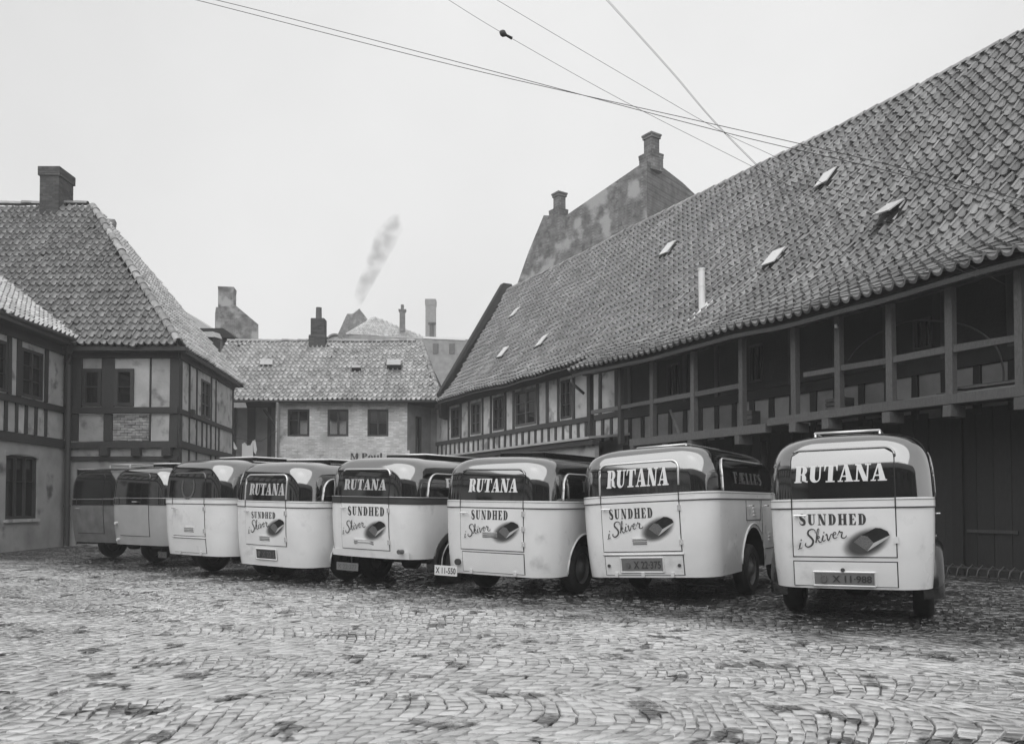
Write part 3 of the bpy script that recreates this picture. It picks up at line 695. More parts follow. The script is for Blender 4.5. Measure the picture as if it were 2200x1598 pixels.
# patched strip of pale tiles low on the slope
# gallery: floor beams, joists, posts, rails
zb1 = FG.uz(2080, 845)[1]; zb0 = FG.uz(2080, 866)[1]; sB = FG.u(1650, py=910); sC = FG.u(1356, py=950)
zl1 = FG.uz(1640, 911)[1]; zl0 = FG.uz(1640, 930)[1]
beam(gran, FG, S0, sB - .02, zb0, zb1, .06, 'timber_grey', 'gallery_beam', -.12); beam(gran, FG, sB + .02, sC, zl0, zl1, .06, 'timber_grey', 'gallery_beam', -.12)
FGp = lambda a: FG.u(a, py=800)
eave_z = lambda s: rsurf(-s, (PG - PE) * 1.16).z - .12
posts_px = [2350, 2190, 2040, 1911, 1800, 1705, 1592, 1488, 1400, 1331, 1266]
for px in posts_px:
    s = FGp(px); lo = zb1 if px > 1650 else zl1
    if px < 1350: lo = zl1 - .1
    m = MB(); m.fbox(FG, s - .065, s + .065, lo, eave_z(s), -.11, .02, ju=.008); m.build('gallery_post', 'timber_grey' if px > 1350 else 'timber', gran)
rails = [(2350, 2190), (2190, 2040), (2040, 1911), (1911, 1800), (1800, 1720), (1592, 1488), (1488, 1400), (1400, 1331), (1331, 1266)]
for a, b in rails:
    sa, sb = FGp(a) + .07, FGp(b) - .07; zr_ = FG.uz(2055, 748)[1]
    m = MB(); m.fbox(FG, sa, sb, zr_ - .05, zr_ + .06, -.07, .0, jz=.012); m.build('gallery_rail', 'timber_grey', gran)
for px in (2350, 2198, 2043, 1911, 1780, 1709):
    s = FG.u(px, py=900); m = MB(); m.fbox(FG, s - .08, s + .08, zb0 - .2, zb0 - .004, -.3, .1, ju=.01); m.build('joist_end', 'timber_grey', gran)
for px in (1590, 1488, 1363):
    s = FG.u(px, py=940); m = MB(); m.fbox(FG, s - .07, s + .07, zl0 - .2, zl0 - .004, -.3, .1, ju=.01); m.build('joist_end', 'timber_grey', gran)
n = 34
for i in range(n):                                  # gallery floor boards
    a, b = S0 + (sC - S0) * i / n, S0 + (sC - S0) * (i + 1) / n; z = (zb1 if b < sB else zl1) - .05
    m = MB(); m.fbox(FG, a + .004, b - .004, z, z + .04, -(PW - PG), -.13); m.build('floor_board', 'timber_black', gran)
for a, b, c, d_ in ((1420, 880, 1440, 925),):       # loose brace leaning in the gallery
    m = MB(); m.tube([FG.p(FG.u(a, py=b), FG.uz(a, b)[1], -.3), FG.p(FG.u(c, py=d_), zl1, -.3)], .045, 4); m.build('brace', 'timber_grey', gran)
# eaves beam and rafters under the overhang
m = MB(); k = 12
for i in range(k):
    a, b = S0 + (Sgal - S0) * i / k, S0 + (Sgal - S0) * (i + 1) / k
    pa, pb = rsurf(-a, .42) - Z * .13, rsurf(-b, .42) - Z * .13; o1 = P28 * .14; o2 = -Z * .16
    m.hexa([pa + o2, pb + o2, pb + o2 + o1, pa + o2 + o1, pa, pb, pb + o1, pa + o1])
m.build('wall_plate', 'timber', gran)
m = MB(); k = 24
for i in range(k):
    a, b = S0 + (Sgal - S0) * i / k, S0 + (Sgal - S0) * (i + 1) / k
    pa, pb = rsurf(-a, .0) - Z * .09, rsurf(-b, .0) - Z * .09; o1 = P28 * .03; o2 = -Z * .09
    m.hexa([pa + o2, pb + o2, pb + o2 + o1, pa + o2 + o1, pa, pb, pb + o1, pa + o1])
m.build('eaves_board', 'timber', gran)
# wall behind the gallery, its infill toned dark for shade, and the ground floor below it
zs0, zs1 = FM.uz(1520, 874)[1], FM.uz(1520, 855)[1]
s_w0, s_w1 = S0, FM.u(1338, py=860)
stud = []; s = s_w0 + .2
while s < s_w1: stud.append((s, s + .15)); s += .62
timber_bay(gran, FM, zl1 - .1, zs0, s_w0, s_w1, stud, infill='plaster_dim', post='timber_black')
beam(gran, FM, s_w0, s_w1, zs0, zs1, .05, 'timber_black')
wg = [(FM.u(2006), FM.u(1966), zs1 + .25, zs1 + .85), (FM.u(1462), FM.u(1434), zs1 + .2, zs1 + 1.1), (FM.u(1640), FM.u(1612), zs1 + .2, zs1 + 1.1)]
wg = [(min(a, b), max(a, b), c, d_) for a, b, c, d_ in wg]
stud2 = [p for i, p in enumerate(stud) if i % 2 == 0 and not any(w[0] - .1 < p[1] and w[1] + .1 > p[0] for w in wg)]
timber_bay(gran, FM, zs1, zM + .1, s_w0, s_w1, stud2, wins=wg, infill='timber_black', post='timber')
for w in wg: window(gran, FM, *w, 2, 1, frame='timber', glass='glass', fw=.05)
dz_top = zl0 - .1
for i in range(46):                                  # boarded ground floor with big doors
    a, b = s_w0 + (FM.u(1338) - s_w0) * i / 46, s_w0 + (FM.u(1338) - s_w0) * (i + 1) / 46
    m = MB(); m.fbox(FM, a + .004, b - .004, .0, dz_top + .3, -.1, random.uniform(-.01, .015)); m.build('wall_board', 'timber_black', gran)
for px in (2063, 1700, 1500):
    s = FM.u(px, py=1100); m = MB(); m.fbox(FM, s - .1, s + .1, 0, dz_top + .2, .02, .09); m.build('door_post', 'timber_black', gran)
m = MB(); m.fbox(FM, FM.u(2190, py=1150), FM.u(2080, py=1150), .78, .84, .018, .045); m.build('door_ledge', 'timber', gran)
m = MB(); q = FM.p(FM.u(1655, py=1000), 0, .2); m.tube([q + Z * .02, q + Z * 2.75], .07, 8); m.build('downpipe', 'pipe', gran, smooth=True)
# far part of the wall, beyond the gallery
s_f1 = FM.u(938, py=900)
zb, zt_, zc0 = FM.uz(1253, 908)[1], FM.uz(1253, 897)[1], FM.uz(1253, 946)[1]
fu = lambda a: FM.u(a, py=880)
far_posts = [(fu(a) - .07, fu(a) + .07) for a in (1325, 1290, 1265, 1233, 1200, 1176, 1156, 1104, 1086, 1055, 1037, 1008, 990, 964)]
wf = [(970, 987), (1012, 1033), (1060, 1082), (1108, 1152), (1205, 1228)]
wf = [(fu(b), fu(a), zt_ + .08, zt_ + 1.36) for a, b in wf]
far_posts = [p for p in far_posts if not any(w[0] < p[1] - .03 and w[1] > p[0] + .03 for w in wf)]
timber_bay(gran, FM, zt_, zM - .12, s_w1, s_f1, far_posts, wins=wf, infill='plaster')
for i, w in enumerate(wf): window(gran, FM, *w, 2, 3, frame='timber_grey' if i % 2 else 'timber', fw=.07)
beam(gran, FM, s_w1, s_f1, zb, zt_, .05)
lows = []; s = s_w1 + .05
while s < s_f1: lows.append((s, s + .12)); s += .47
timber_bay(gran, FM, zc0 - .1, zb, s_w1, s_f1, lows)
m = MB(); m.fbox(FM, s_w1, s_f1, 0, zc0 - .1, -.14, 0); m.build('infill_panel', 'plaster_wall', gran)
beam(gran, FM, s_w1 - .5, s_f1, zM - .12, zM + .12, .08)
# lean-to roof under that wall
m = MB(); a, b = FM.u(1352, py=940) - .1, s_f1
z0_, z1_ = zc0 - .18, zc0 - .02; o = 1.5
m.hexa([FM.p(a, z0_, o), FM.p(b, z0_, o), FM.p(b, z1_, .05), FM.p(a, z1_, .05), FM.p(a, z0_ + .07, o), FM.p(b, z0_ + .07, o), FM.p(b, z1_ + .07, .05), FM.p(a, z1_ + .07, .05)])
m.build('lean_to_roof', 'zinc', gran)
FL_ = PF(PW - 1.3); m = MB(); m.fbox(FL_, a, b, 0, z0_ - .02, -.15, 0); m.build('lean_to_wall', 'plaster_wall', gran)
m = MB(); m.fbox(FL_, a - .1, b, z0_ - .16, z0_ - .025, -.1, .15); m.build('lean_to_fascia', 'timber', gran)
# eaves gutter end and swan-neck pipe at the gallery corner
q0 = FE.p(FE.u(1228, py=815), FE.uz(1228, 815)[1]); m = MB(); m.tube([q0, q0 - Z * .1, FG.p(FG.u(1258, py=850), FG.uz(1258, 846)[1], .05)], .045, 8); m.build('swan_neck', 'pipe', gran, smooth=True)
# planks stored on the gallery floor
for i, (px, dd, zz, L2, rz_) in enumerate(((1990, -.35, .0, 3.2, .02), (1960, -.45, .05, 2.8, -.03), (2080, -.4, .045, 2.9, .05), (2120, -.55, .09, 2.4, .02), (2070, -.65, .0, 2.6, -.04), (2140, -.5, .14, 1.7, .12), (1890, -.5, .0, 2.0, .05), (2110, -.75, .19, 2.2, -.02))):
    s = FG.u(px, py=840); m = MB(); m.fbox(FG, s - L2 / 2, s + L2 / 2, zb1 + zz, zb1 + zz + .04, dd - .11, dd + .11, jz=.006, ju=.05)
    o = m.build('plank', 'timber_grey' if i % 2 else 'plaster_dim'); tag(o, 'loose plank in the untidy timber pile on the gallery floor', 'plank', 'planks stored on the gallery')

hoop = [(1822, 775, -.5), (1850, 742, -.5), (1895, 712, -.5), (1955, 691, -.5), (2020, 690, -.5), (2085, 703, -.5), (2135, 738, -.5), (2153, 780, -.5), (2156, 815, -.5), (2150, 846, -.5)]
hp = [FG.p(*FG.uz(px, py, d), d) for px, py, d in hoop]; hq = []
for i in range(len(hp) - 1):
    p0, p1, p2, p3 = hp[max(i - 1, 0)], hp[i], hp[i + 1], hp[min(i + 2, len(hp) - 1)]
    for k in range(4): t = k / 4; hq.append(.5 * ((2 * p1) + (p2 - p0) * t + (2 * p0 - 5 * p1 + 4 * p2 - p3) * t * t + (3 * p1 - p0 - 3 * p2 + p3) * t ** 3))
m = MB(); m.tube(hq + [hp[-1]], .016, 6); tag(m.build('bent_hoop', 'timber', None, smooth=True), 'large bent wooden hoop leaning inside the gallery behind the rail', 'hoop')
s = FG.u(1797, py=700, d=.05); zk = FG.uz(1797, 700, .05)[1]; m = MB(); m.tube([FG.p(s, zk - .03, .02), FG.p(s, zk - .03, .06), FG.p(s, zk + .03, .07)], [.02, .03, .03], 8); m.build('porcelain_knob', 'white', gran, smooth=True)
for i, (px, dd, w_, h_) in enumerate(((1745, -.8, .5, .35), (1560, -.75, .35, .45), (2175, -.7, .5, .4))):
    s = FG.u(px, py=840); zf = zb1 if px > 1650 else zl1; c_ = empty('storage_crate', FG.p(s, zf, dd), ('slatted crate standing by the gallery opening', 'small slatted crate beside the gallery brace', 'slatted crate next to the plank pile')[i], 'crate', 'crates on the gallery')
    for k in range(4):
        m = MB(); m.fbox(FG, s - w_ / 2, s + w_ / 2, zf + k * h_ / 4 + .01, zf + (k + 1) * h_ / 4 - .015, dd + .12, dd + .14); m.build('slat', 'timber_grey', c_)
    m = MB(); m.fbox(FG, s - w_ / 2 + .01, s + w_ / 2 - .01, zf, zf + h_ - .02, dd - .15, dd + .118); m.build('crate_body', 'timber', c_)

# ================================================================== houses behind
big = empty('brick_gable_house', (9, 48, 0), 'tall weathered brick gable with two chimneys rising behind the granary roof', 'building')
K0 = at(1390, 345, 44); A_ = at(1112, 606, 52); B_ = at(1168, 463, 50.5)
def plane_pt(a, b, px, py):     # vertical plane through a,b
    F = Frame((a.x, a.y), (b.x, b.y), (-1, -1)); u, z = F.uz(px, py); return F.p(u, z)
FA = at(1390, 345, 44); FAe = at(1112, 606, 51)
lp = [plane_pt(FA, FAe, *q) for q in ((1112, 700), (1112, 608), (1136, 540), (1168, 463), (1216, 463), (1378, 352), (1390, 345), (1390, 760))]
inw = Vector((.6, .8, 0)) * .4
m = MB(); m.poly_prism(lp, inw); m.build('wall', 'brick_far', big)
FBb = at(1520, 440, 49.5)
rpn = [plane_pt(FA, FBb, *q) for q in ((1391, 760), (1391, 345), (1422, 358), (1466, 392), (1508, 432), (1640, 545), (1640, 760))]
m = MB(); m.poly_prism(rpn, Vector((-.3, .7, 0)).normalized() * .4); m.build('gable_wall', 'brick_far2', big)
def stack(parent, px0, px1, py0, py1, Y, mname, cap=.1, rot=.6, name='chimney'):
    a, b = at(px0, py1, Y), at(px1, py1, Y); zt = at(px0, py0, Y).z; w = (b.x - a.x) / (abs(math.cos(rot)) + abs(math.sin(rot))); cx = (a.x + b.x) / 2
    def sq(r): return [(cx + r * math.cos(rot + math.pi / 4 + i * math.pi / 2) * 1.414 / 1, Y + r * math.sin(rot + math.pi / 4 + i * math.pi / 2) * 1.414) for i in range(4)]
    m = MB()
    for r, z0, z1 in ((w / 2, a.z, zt - .25), (w / 2 + cap * .6, zt - .248, zt - .1), (w / 2 + cap, zt - .098, zt)):
        s_ = sq(r); m.hexa([(x, y, z0) for x, y in s_] + [(x, y, z1) for x, y in s_])
    return m.build(name, mname, parent)
stack(big, 1384, 1416, 291, 340, 44.6, 'brick_far2'); stack(big, 1374, 1424, 334, 372, 44.8, 'brick_far2', .03)
stack(big, 1189, 1215, 416, 462, 50.5, 'brick_far2'); stack(big, 1180, 1220, 452, 480, 50.6, 'brick_far2', .02)
# pale gable house far left
g1 = empty('gabled_house', (-25, 62, 0), 'distant pale brick gable with broad chimney above the range roof', 'house')
m = MB(); Yg = 60
pts = [at(*q, Yg) for q in ((464, 900), (464, 660), (505, 655), (555, 697), (557, 900))]; m.poly_prism(pts, (-.8, 2, 0)); m.build('wall', 'brick_far', g1)
stack(g1, 470, 506, 620, 662, 60.8, 'brick_far', .02, .15)
# roof and dormer between
g2 = empty('dormered_house', (-16, 44, 0), 'grey roofed house with boxy dormer squeezed behind hipped roof', 'house')
Yd = 42
m = MB(); pts = [at(*q, Yd) for q in ((200, 900), (330, 640), (375, 655), (480, 722), (480, 900))]; m.poly_prism(pts, (0, 4, 0)); m.build('roof', 'tile_pale', g2)
m = MB(); pts = [at(*q, Yd - 1.5) for q in ((405, 720), (405, 705), (479, 705), (502, 722), (502, 726))]; m.poly_prism(pts, (0, 1.4, 0)); m.build('dormer_roof', 'timber_black', g2)
m = MB(); pts = [at(*q, Yd - 1.3) for q in ((408, 760), (408, 722), (478, 722), (478, 760))]; m.poly_prism(pts, (0, 1.2, 0)); m.build('dormer_wall', 'timber_grey', g2)
m = MB(); pts = [at(*q, Yd - 3.2) for q in ((405, 723), (412, 714), (456, 712), (462, 724))]; m.poly_prism(pts, (0, 1.0, .1)); m.build('dormer_roof', 'zinc', g2)
m = MB(); pts = [at(*q, Yd - 3.0) for q in ((418, 800), (418, 724), (458, 724), (458, 800))]; m.poly_prism(pts, (0, .9, 0)); m.build('dormer_wall', 'timber', g2)
# small chimney peeping over the hip
m = stack(g2, 222, 248, 474, 560, 41.5, 'brick_far', .03, .3)
# hipped building and factory chimney in the haze
g3 = empty('hip_roofed_block', (-13, 102, 0), 'distant block with hipped tile roof and slender ornate chimney', 'building')
Y3 = 98
m = MB(); ax = at(803, 680, Y3 + 5); el = at(745, 718, Y3); er = at(915, 726, Y3 + 6); ebl = at(742, 716, Y3 + 11); 
m.add([el, er, ax], [(0, 1, 2)]); m.add([ebl, el, ax], [(0, 1, 2)]); m.add([er, ebl, ax], [(0, 1, 2)]); r3 = m.build('roof', 'tile_pale', g3)
U3 = (er - el).normalized(); t3 = (ax - el).dot(U3); V3_ = ax - el - U3 * t3; L3 = V3_.length; V3 = V3_.normalized(); n3 = (er - el).length
tile_roof(r3, slope(el, U3, V3), 0, n3, 0, L3, lambda u, v: u > t3 * v / L3 and u < n3 + (t3 - n3) * v / L3, .26, .36, 'tile_pale', 0, 1.)
m = MB(); pts = [at(*q, Y3 + .4) for q in ((750, 900), (750, 719), (915, 727), (1010, 729), (1010, 900))]; m.poly_prism(pts, (0, 8, 0)); m.build('wall', 'plaster_dim', g3)
m = MB(); pts = [at(*q, Y3 + .3) for q in ((910, 727), (910, 723), (1000, 726), (1000, 731))]; m.poly_prism(pts, (0, 3, 0)); m.build('cornice', 'white', g3)
for a in (775, 812, 850, 890, 930, 965):
    m = MB(); p0, p1 = at(a, 760, Y3 + .36), at(a + 12, 738, Y3 + .36); m.box(p0.x, p1.x, Y3 + .3, Y3 + .4, p0.z, p1.z); m.build('window', 'glass', g3)
stack(g3, 858, 871, 666, 712, Y3 + 4, 'brick_far2', .14, .1); c = at(864.5, 655, Y3 + 4); c0 = at(864.5, 667, Y3 + 4)
m = MB(); m.tube([c0, c], .2, 10); m.build('chimney_pot', 'brick_far2', g3)
m = MB(); pts = [at(*q, Y3 + 14) for q in ((725, 720), (742, 682), (746, 674), (758, 674), (772, 663), (786, 684), (803, 700), (803, 760), (725, 760))]; m.poly_prism(pts, (0, 5, 0))
g5 = empty('stepped_gable_house', (-17, 90, 0), 'hazy pointed gable beside smoking stack above hipped roof', 'house'); m.build('wall', 'brick_far', g5)
g6 = empty('round_gable_house', (-13, 55, 0), 'small semicircular pediment peeping over the range ridge', 'house')
Y6 = 52; cx, cz = at(720, 735, Y6).x, at(720, 735, Y6).z; rr = at(739, 735, Y6).x - cx
arc = lambda r: [Vector((cx + r * math.cos(t), Y6, cz + r * math.sin(t) * .95)) for t in [math.pi * i / 14 for i in range(15)]]
m = MB(); m.poly_prism(arc(rr * .8) + [Vector((cx - rr * .8, Y6, 0)), Vector((cx + rr * .8, Y6, 0))], (0, .6, 0)); m.build('pediment', 'brickwash', g6)
a1, a2 = arc(rr), arc(rr * .81); m = MB()
for i in range(14): m.hexa([a2[i] - Vector((0, .15, 0)), a1[i] - Vector((0, .15, 0)), a1[i] + Vector((0, 1.2, 0)), a2[i] + Vector((0, 1.2, 0)), a2[i + 1] - Vector((0, .15, 0)), a1[i + 1] - Vector((0, .15, 0)), a1[i + 1] + Vector((0, 1.2, 0)), a2[i + 1] + Vector((0, 1.2, 0))])
m.build('arch_moulding', 'plaster_dim', g6)
YF = 225
fc = empty('factory_chimney', at(925, 1100, YF) * 1.0, 'tall square factory chimney fading into the haze', 'chimney'); fc.location.z = 0
a, b = at(915, 720, YF), at(936, 720, YF); zt = at(925, 645, YF).z; w = (b.x - a.x) / 2; cx = (a.x + b.x) / 2
m = MB(); m.box(cx - w, cx + w, YF - w, YF + w, 0, zt - 1.6); m.build('shaft', 'brick_far2', fc)
m = MB(); m.box(cx - w * 1.1, cx + w * 1.1, YF - w * 1.1, YF + w * 1.1, zt - 1.598, zt); m.build('cap', 'brick_far2', fc)
c = at(928, 720, 100); p = empty('stove_pipe', (c.x, c.y, 0), 'thin capped pipe in front of the factory chimney', 'pipe')
m = MB(); zt = at(928, 697, 100).z; m.tube([(c.x, c.y, 0), (c.x, c.y, zt)], .3, 8); m.tube([(c.x, c.y, zt), (c.x, c.y, zt + .2)], .5, 8); m.build('flue', 'pipe', p)

# ================================================================== lettering
def rect(x0, x1, y0, y1): return [(x0, y0), (x1, y0), (x1, y1), (x0, y1)]
def ring(cx0, rx0, ry0, cx1, rx1, ry1, cy, t0, t1, n=10):
    out = []
    for i in range(n):
        a, b = R(t0 + (t1 - t0) * i / n), R(t0 + (t1 - t0) * (i + 1) / n)
        out.append([(cx0 + rx0 * math.cos(a), cy + ry0 * math.sin(a)), (cx0 + rx0 * math.cos(b), cy + ry0 * math.sin(b)),
                    (cx1 + rx1 * math.cos(b), cy + ry1 * math.sin(b)), (cx1 + rx1 * math.cos(a), cy + ry1 * math.sin(a))])
    return out
def stroke(pts, wd, n=None):
    """ribbon along a smoothed polyline; wd: width or list of widths"""
    P = [Vector((x, y)) for x, y in pts]; Q = []; Wd = []
    ws = wd if isinstance(wd, list) else [wd] * len(P)
    for i in range(len(P) - 1):
        p0, p1, p2, p3 = P[max(i - 1, 0)], P[i], P[i + 1], P[min(i + 2, len(P) - 1)]
        for k in range(5):
            t = k / 5; Q.append(.5 * ((2 * p1) + (p2 - p0) * t + (2 * p0 - 5 * p1 + 4 * p2 - p3) * t * t + (3 * p1 - p0 - 3 * p2 + p3) * t ** 3)); Wd.append(ws[i] + (ws[i + 1] - ws[i]) * t)
    Q.append(P[-1]); Wd.append(ws[-1]); out = []; L_, R_ = [], []
    for i, q in enumerate(Q):
        d = (Q[min(i + 1, len(Q) - 1)] - Q[max(i - 1, 0)]); d = d.normalized() if d.length > 1e-6 else Vector((1, 0)); nn = Vector((-d.y, d.x)) * Wd[i] / 2
        L_.append(tuple(q + nn)); R_.append(tuple(q - nn))
    for i in range(len(Q) - 1): out.append([R_[i], R_[i + 1], L_[i + 1], L_[i]])
    return out
S_ = .075
FAT = {
 'R': (.92, [rect(0, .50, 0, S_), rect(.08, .41, S_, 1 - S_), rect(0, .46, 1 - S_, 1), rect(.46, .52, .93, 1), rect(.41, .54, .45, .52)] + ring(.50, .34, .275, .48, .06, .20, .725, -90, 90) + [[(.48, .45), (.68, .5), (.80, .32), (.50, .36)], [(.50, .36), (.80, .32), (.82, .1), (.52, .12)], [(.52, .12), (.82, .1), (.93, .10), (.90, 0)]]),
 'U': (.96, [rect(0, .50, 1 - S_, 1), rect(.08, .41, .3, 1 - S_), rect(.58, .95, 1 - S_, 1), rect(.70, .80, .3, 1 - S_)] + ring(.44, .36, .31, .555, .145, .20, .3, 180, 360)),
 'T': (.90, [rect(.15, .75, 0, S_), rect(.29, .61, S_, .92), rect(0, .90, .92, 1), [(0, .92), (.13, .92), (.05, .66), (0, .66)], [(.77, .92), (.90, .92), (.90, .66), (.85, .66)]]),
 'A': (1.02, [[(.11, S_), (.20, S_), (.48, .98), (.38, 1)], [(.38, 1), (.58, 1), (.95, S_), (.56, S_)], rect(.26, .62, .28, .36), rect(0, .34, 0, S_), rect(.46, 1.04, 0, S_)]),
 'N': (1.0, [rect(0, .34, 0, S_), rect(.11, .21, S_, .97), rect(0, .2, 1 - S_, 1), [(.05, 1), (.38, 1), (.90, 0), (.58, 0)], rect(.78, .88, .1, 1), rect(.64, 1.02, 1 - S_, 1)]),
 'D': (.88, [rect(0, .46, 0, S_), rect(.08, .40, S_, 1 - S_), rect(0, .46, 1 - S_, 1)] + ring(.40, .46, .5, .42, .12, .42, .5, -90, 90, 12)),
 'H': (1.0, [rect(0, .48, 0, S_), rect(.08, .40, S_, 1 - S_), rect(0, .48, 1 - S_, 1), rect(.54, 1.02, 0, S_), rect(.62, .94, S_, 1 - S_), rect(.54, 1.02, 1 - S_, 1), rect(.40, .62, .46, .54)]),
 'E': (.82, [rect(0, .76, 0, S_), rect(.08, .40, S_, 1 - S_), rect(0, .76, 1 - S_, 1), rect(.40, .56, .46, .54), [(.76, 0), (.80, .32), (.72, .32), (.56, S_)], [(.76, 1), (.56, 1 - S_), (.72, .70), (.79, .70)], [(.54, .36), (.59, .36), (.59, .64), (.54, .64)]]),
 'S': (.78, stroke([(.66, .70), (.64, .87), (.45, .96), (.24, .92), (.15, .76), (.24, .60), (.44, .47), (.60, .33), (.60, .15), (.43, .04), (.2, .06), (.08, .17), (.06, .32)], [.05, .07, .09, .18, .28, .31, .31, .31, .28, .18, .09, .07, .05])),
 'L': (.76, [rect(0, .72, 0, S_), rect(.08, .40, S_, 1 - S_), rect(0, .5, 1 - S_, 1), [(.72, 0), (.76, .36), (.68, .36), (.54, S_)]]),
 'M': (1.3, [rect(0, .34, 0, S_), rect(.11, .22, S_, 1), [(.05, 1), (.36, 1), (.72, .1), (.56, .1)], [(.56, .1), (.68, .1), (.98, 1), (.90, 1)], rect(.86, 1.18, S_, 1), rect(.78, 1.28, 0, S_)]),
 '.': (.22, [rect(0, .2, 0, .2)]),
 'P': (.86, [rect(0, .48, 0, S_), rect(.08, .40, S_, 1 - S_), rect(0, .46, 1 - S_, 1), rect(.40, .54, .45, .52)] + ring(.48, .36, .275, .48, .06, .20, .725, -90, 90)),
 'o': (.72, ring(.36, .36, .36, .36, .10, .30, .36, 0, 360, 20)),
 'u': (.82, [rect(.05, .30, .2, .70), rect(.52, .78, 0, .70)] + ring(.36, .31, .22, .41, .11, .14, .2, 180, 300, 6)),
 'l': (.40, [rect(.06, .34, 0, 1)]),
 'F': (.78, [rect(0, .46, 0, S_), rect(.08, .40, S_, 1 - S_), rect(0, .76, 1 - S_, 1), rect(.40, .56, .46, .54), [(.76, 1), (.56, 1 - S_), (.72, .68), (.79, .68)]]),
}
def fat_text(txt, sp=.1, cond=1.):
    x = 0; out = []
    for c in txt:
        if c == 'Æ':
            for g, dx in (('A', 0), ('E', .62)): out += [[(x + (p + dx) * cond, q) for p, q in poly] for poly in FAT[g][1]]
            x += (1.44 + sp) * cond; continue
        w, polys = FAT[c]; out += [[(x + p * cond, q) for p, q in poly] for poly in polys]; x += (w + sp) * cond
    return out, x - sp * cond
def script_text():
    """hand-lettered 'i Skiver' climbing to the right; unit = cap height"""
    T = lambda pts, ox, oy: [(x + ox, y + oy) for x, y in pts]
    o = []
    o.append(stroke(T([(-.08, -.05), (.02, .02), (.10, .38), (.03, .10), (.10, .0), (.2, .08)], .0, -.28), [.03, .05, .08, .07, .05, .03]))
    o.append(stroke(T([(.13, .52), (.17, .60)], 0, -.28), .08))
    o.append(stroke(T([(1.05, .78), (1.02, .98), (.82, 1.04), (.62, .92), (.60, .70), (.78, .50), (.90, .28), (.82, .02), (.58, -.12), (.40, -.02), (.44, .14)], 0, -.05), [.04, .05, .07, .10, .12, .13, .13, .12, .09, .07, .06]))
    o.append(stroke(T([(0, .02), (.16, .40), (.26, .82), (.20, .90), (.12, .60), (.06, .0)], 1.02, .12), [.03, .04, .04, .05, .07, .08]))
    o.append(stroke(T([(.10, .25), (.22, .42), (.28, .34), (.16, .24), (.30, .02), (.42, .10)], 1.02, .12), [.04, .05, .06, .06, .08, .03]))
    o.append(stroke(T([(.0, .05), (.12, .40), (.06, .12), (.14, .02), (.26, .12)], 1.42, .20), [.03, .08, .08, .06, .03]))
    o.append(stroke(T([(.14, .54), (.18, .62)], 1.42, .20), .07))
    o.append(stroke(T([(.0, .30), (.08, .40), (.12, .06), (.20, .04), (.34, .40), (.42, .34)], 1.68, .27), [.04, .07, .09, .07, .05, .03]))
    o.append(stroke(T([(.0, .22), (.18, .30), (.16, .42), (.04, .36), (.02, .12), (.12, .02), (.28, .12)], 2.12, .38), [.04, .05, .05, .07, .08, .06, .03]))
    o.append(stroke(T([(.0, .16), (.14, .46), (.18, .36), (.30, .38), (.24, .10), (.34, .0), (.50, .06), (.54, .18)], 2.40, .42), [.03, .06, .06, .07, .09, .07, .06, .03]))
    return o
def font_polys(txt, bold=0.):
    c = bpy.data.curves.new('t', 'FONT'); c.body = txt; c.resolution_u = 3; c.offset = bold
    o = bpy.data.objects.new('t', c); COL.objects.link(o)
    me = o.to_mesh(); vs = [(v.co.x, v.co.y) for v in me.vertices]; fs = [list(p.vertices) for p in me.polygons]
    o.to_mesh_clear(); bpy.data.objects.remove(o); bpy.data.curves.remove(c)
    x0 = min(v[0] for v in vs); y0 = min(v[1] for v in vs); h = max(v[1] for v in vs) - y0
    return [[((vs[i][0] - x0) / h, (vs[i][1] - y0) / h) for i in f] for f in fs], (max(v[0] for v in vs) - x0) / h

def slice_rows(polys, n=7, y0=-.6, y1=1.3):
    """cut convex polygons into thin horizontal bands so lettering follows a curved panel"""
    def clip(p, c, sgn):
        out = []
        for i in range(len(p)):
            a, b = p[i], p[(i + 1) % len(p)]; da, db = sgn * (a[1] - c), sgn * (b[1] - c)
            if da >= 0: out.append(a)
            if da * db < 0: t = da / (da - db); out.append((a[0] + (b[0] - a[0]) * t, c))
        return out
    res = []
    h = 1 / n
    for p in polys:
        lo, hi = min(q[1] for q in p), max(q[1] for q in p); k = math.floor(lo / h)
        while k * h < hi:
            q = clip(clip(p, k * h, 1), (k + 1) * h, -1); k += 1
            if len(q) >= 3: res.append(q)
    return res

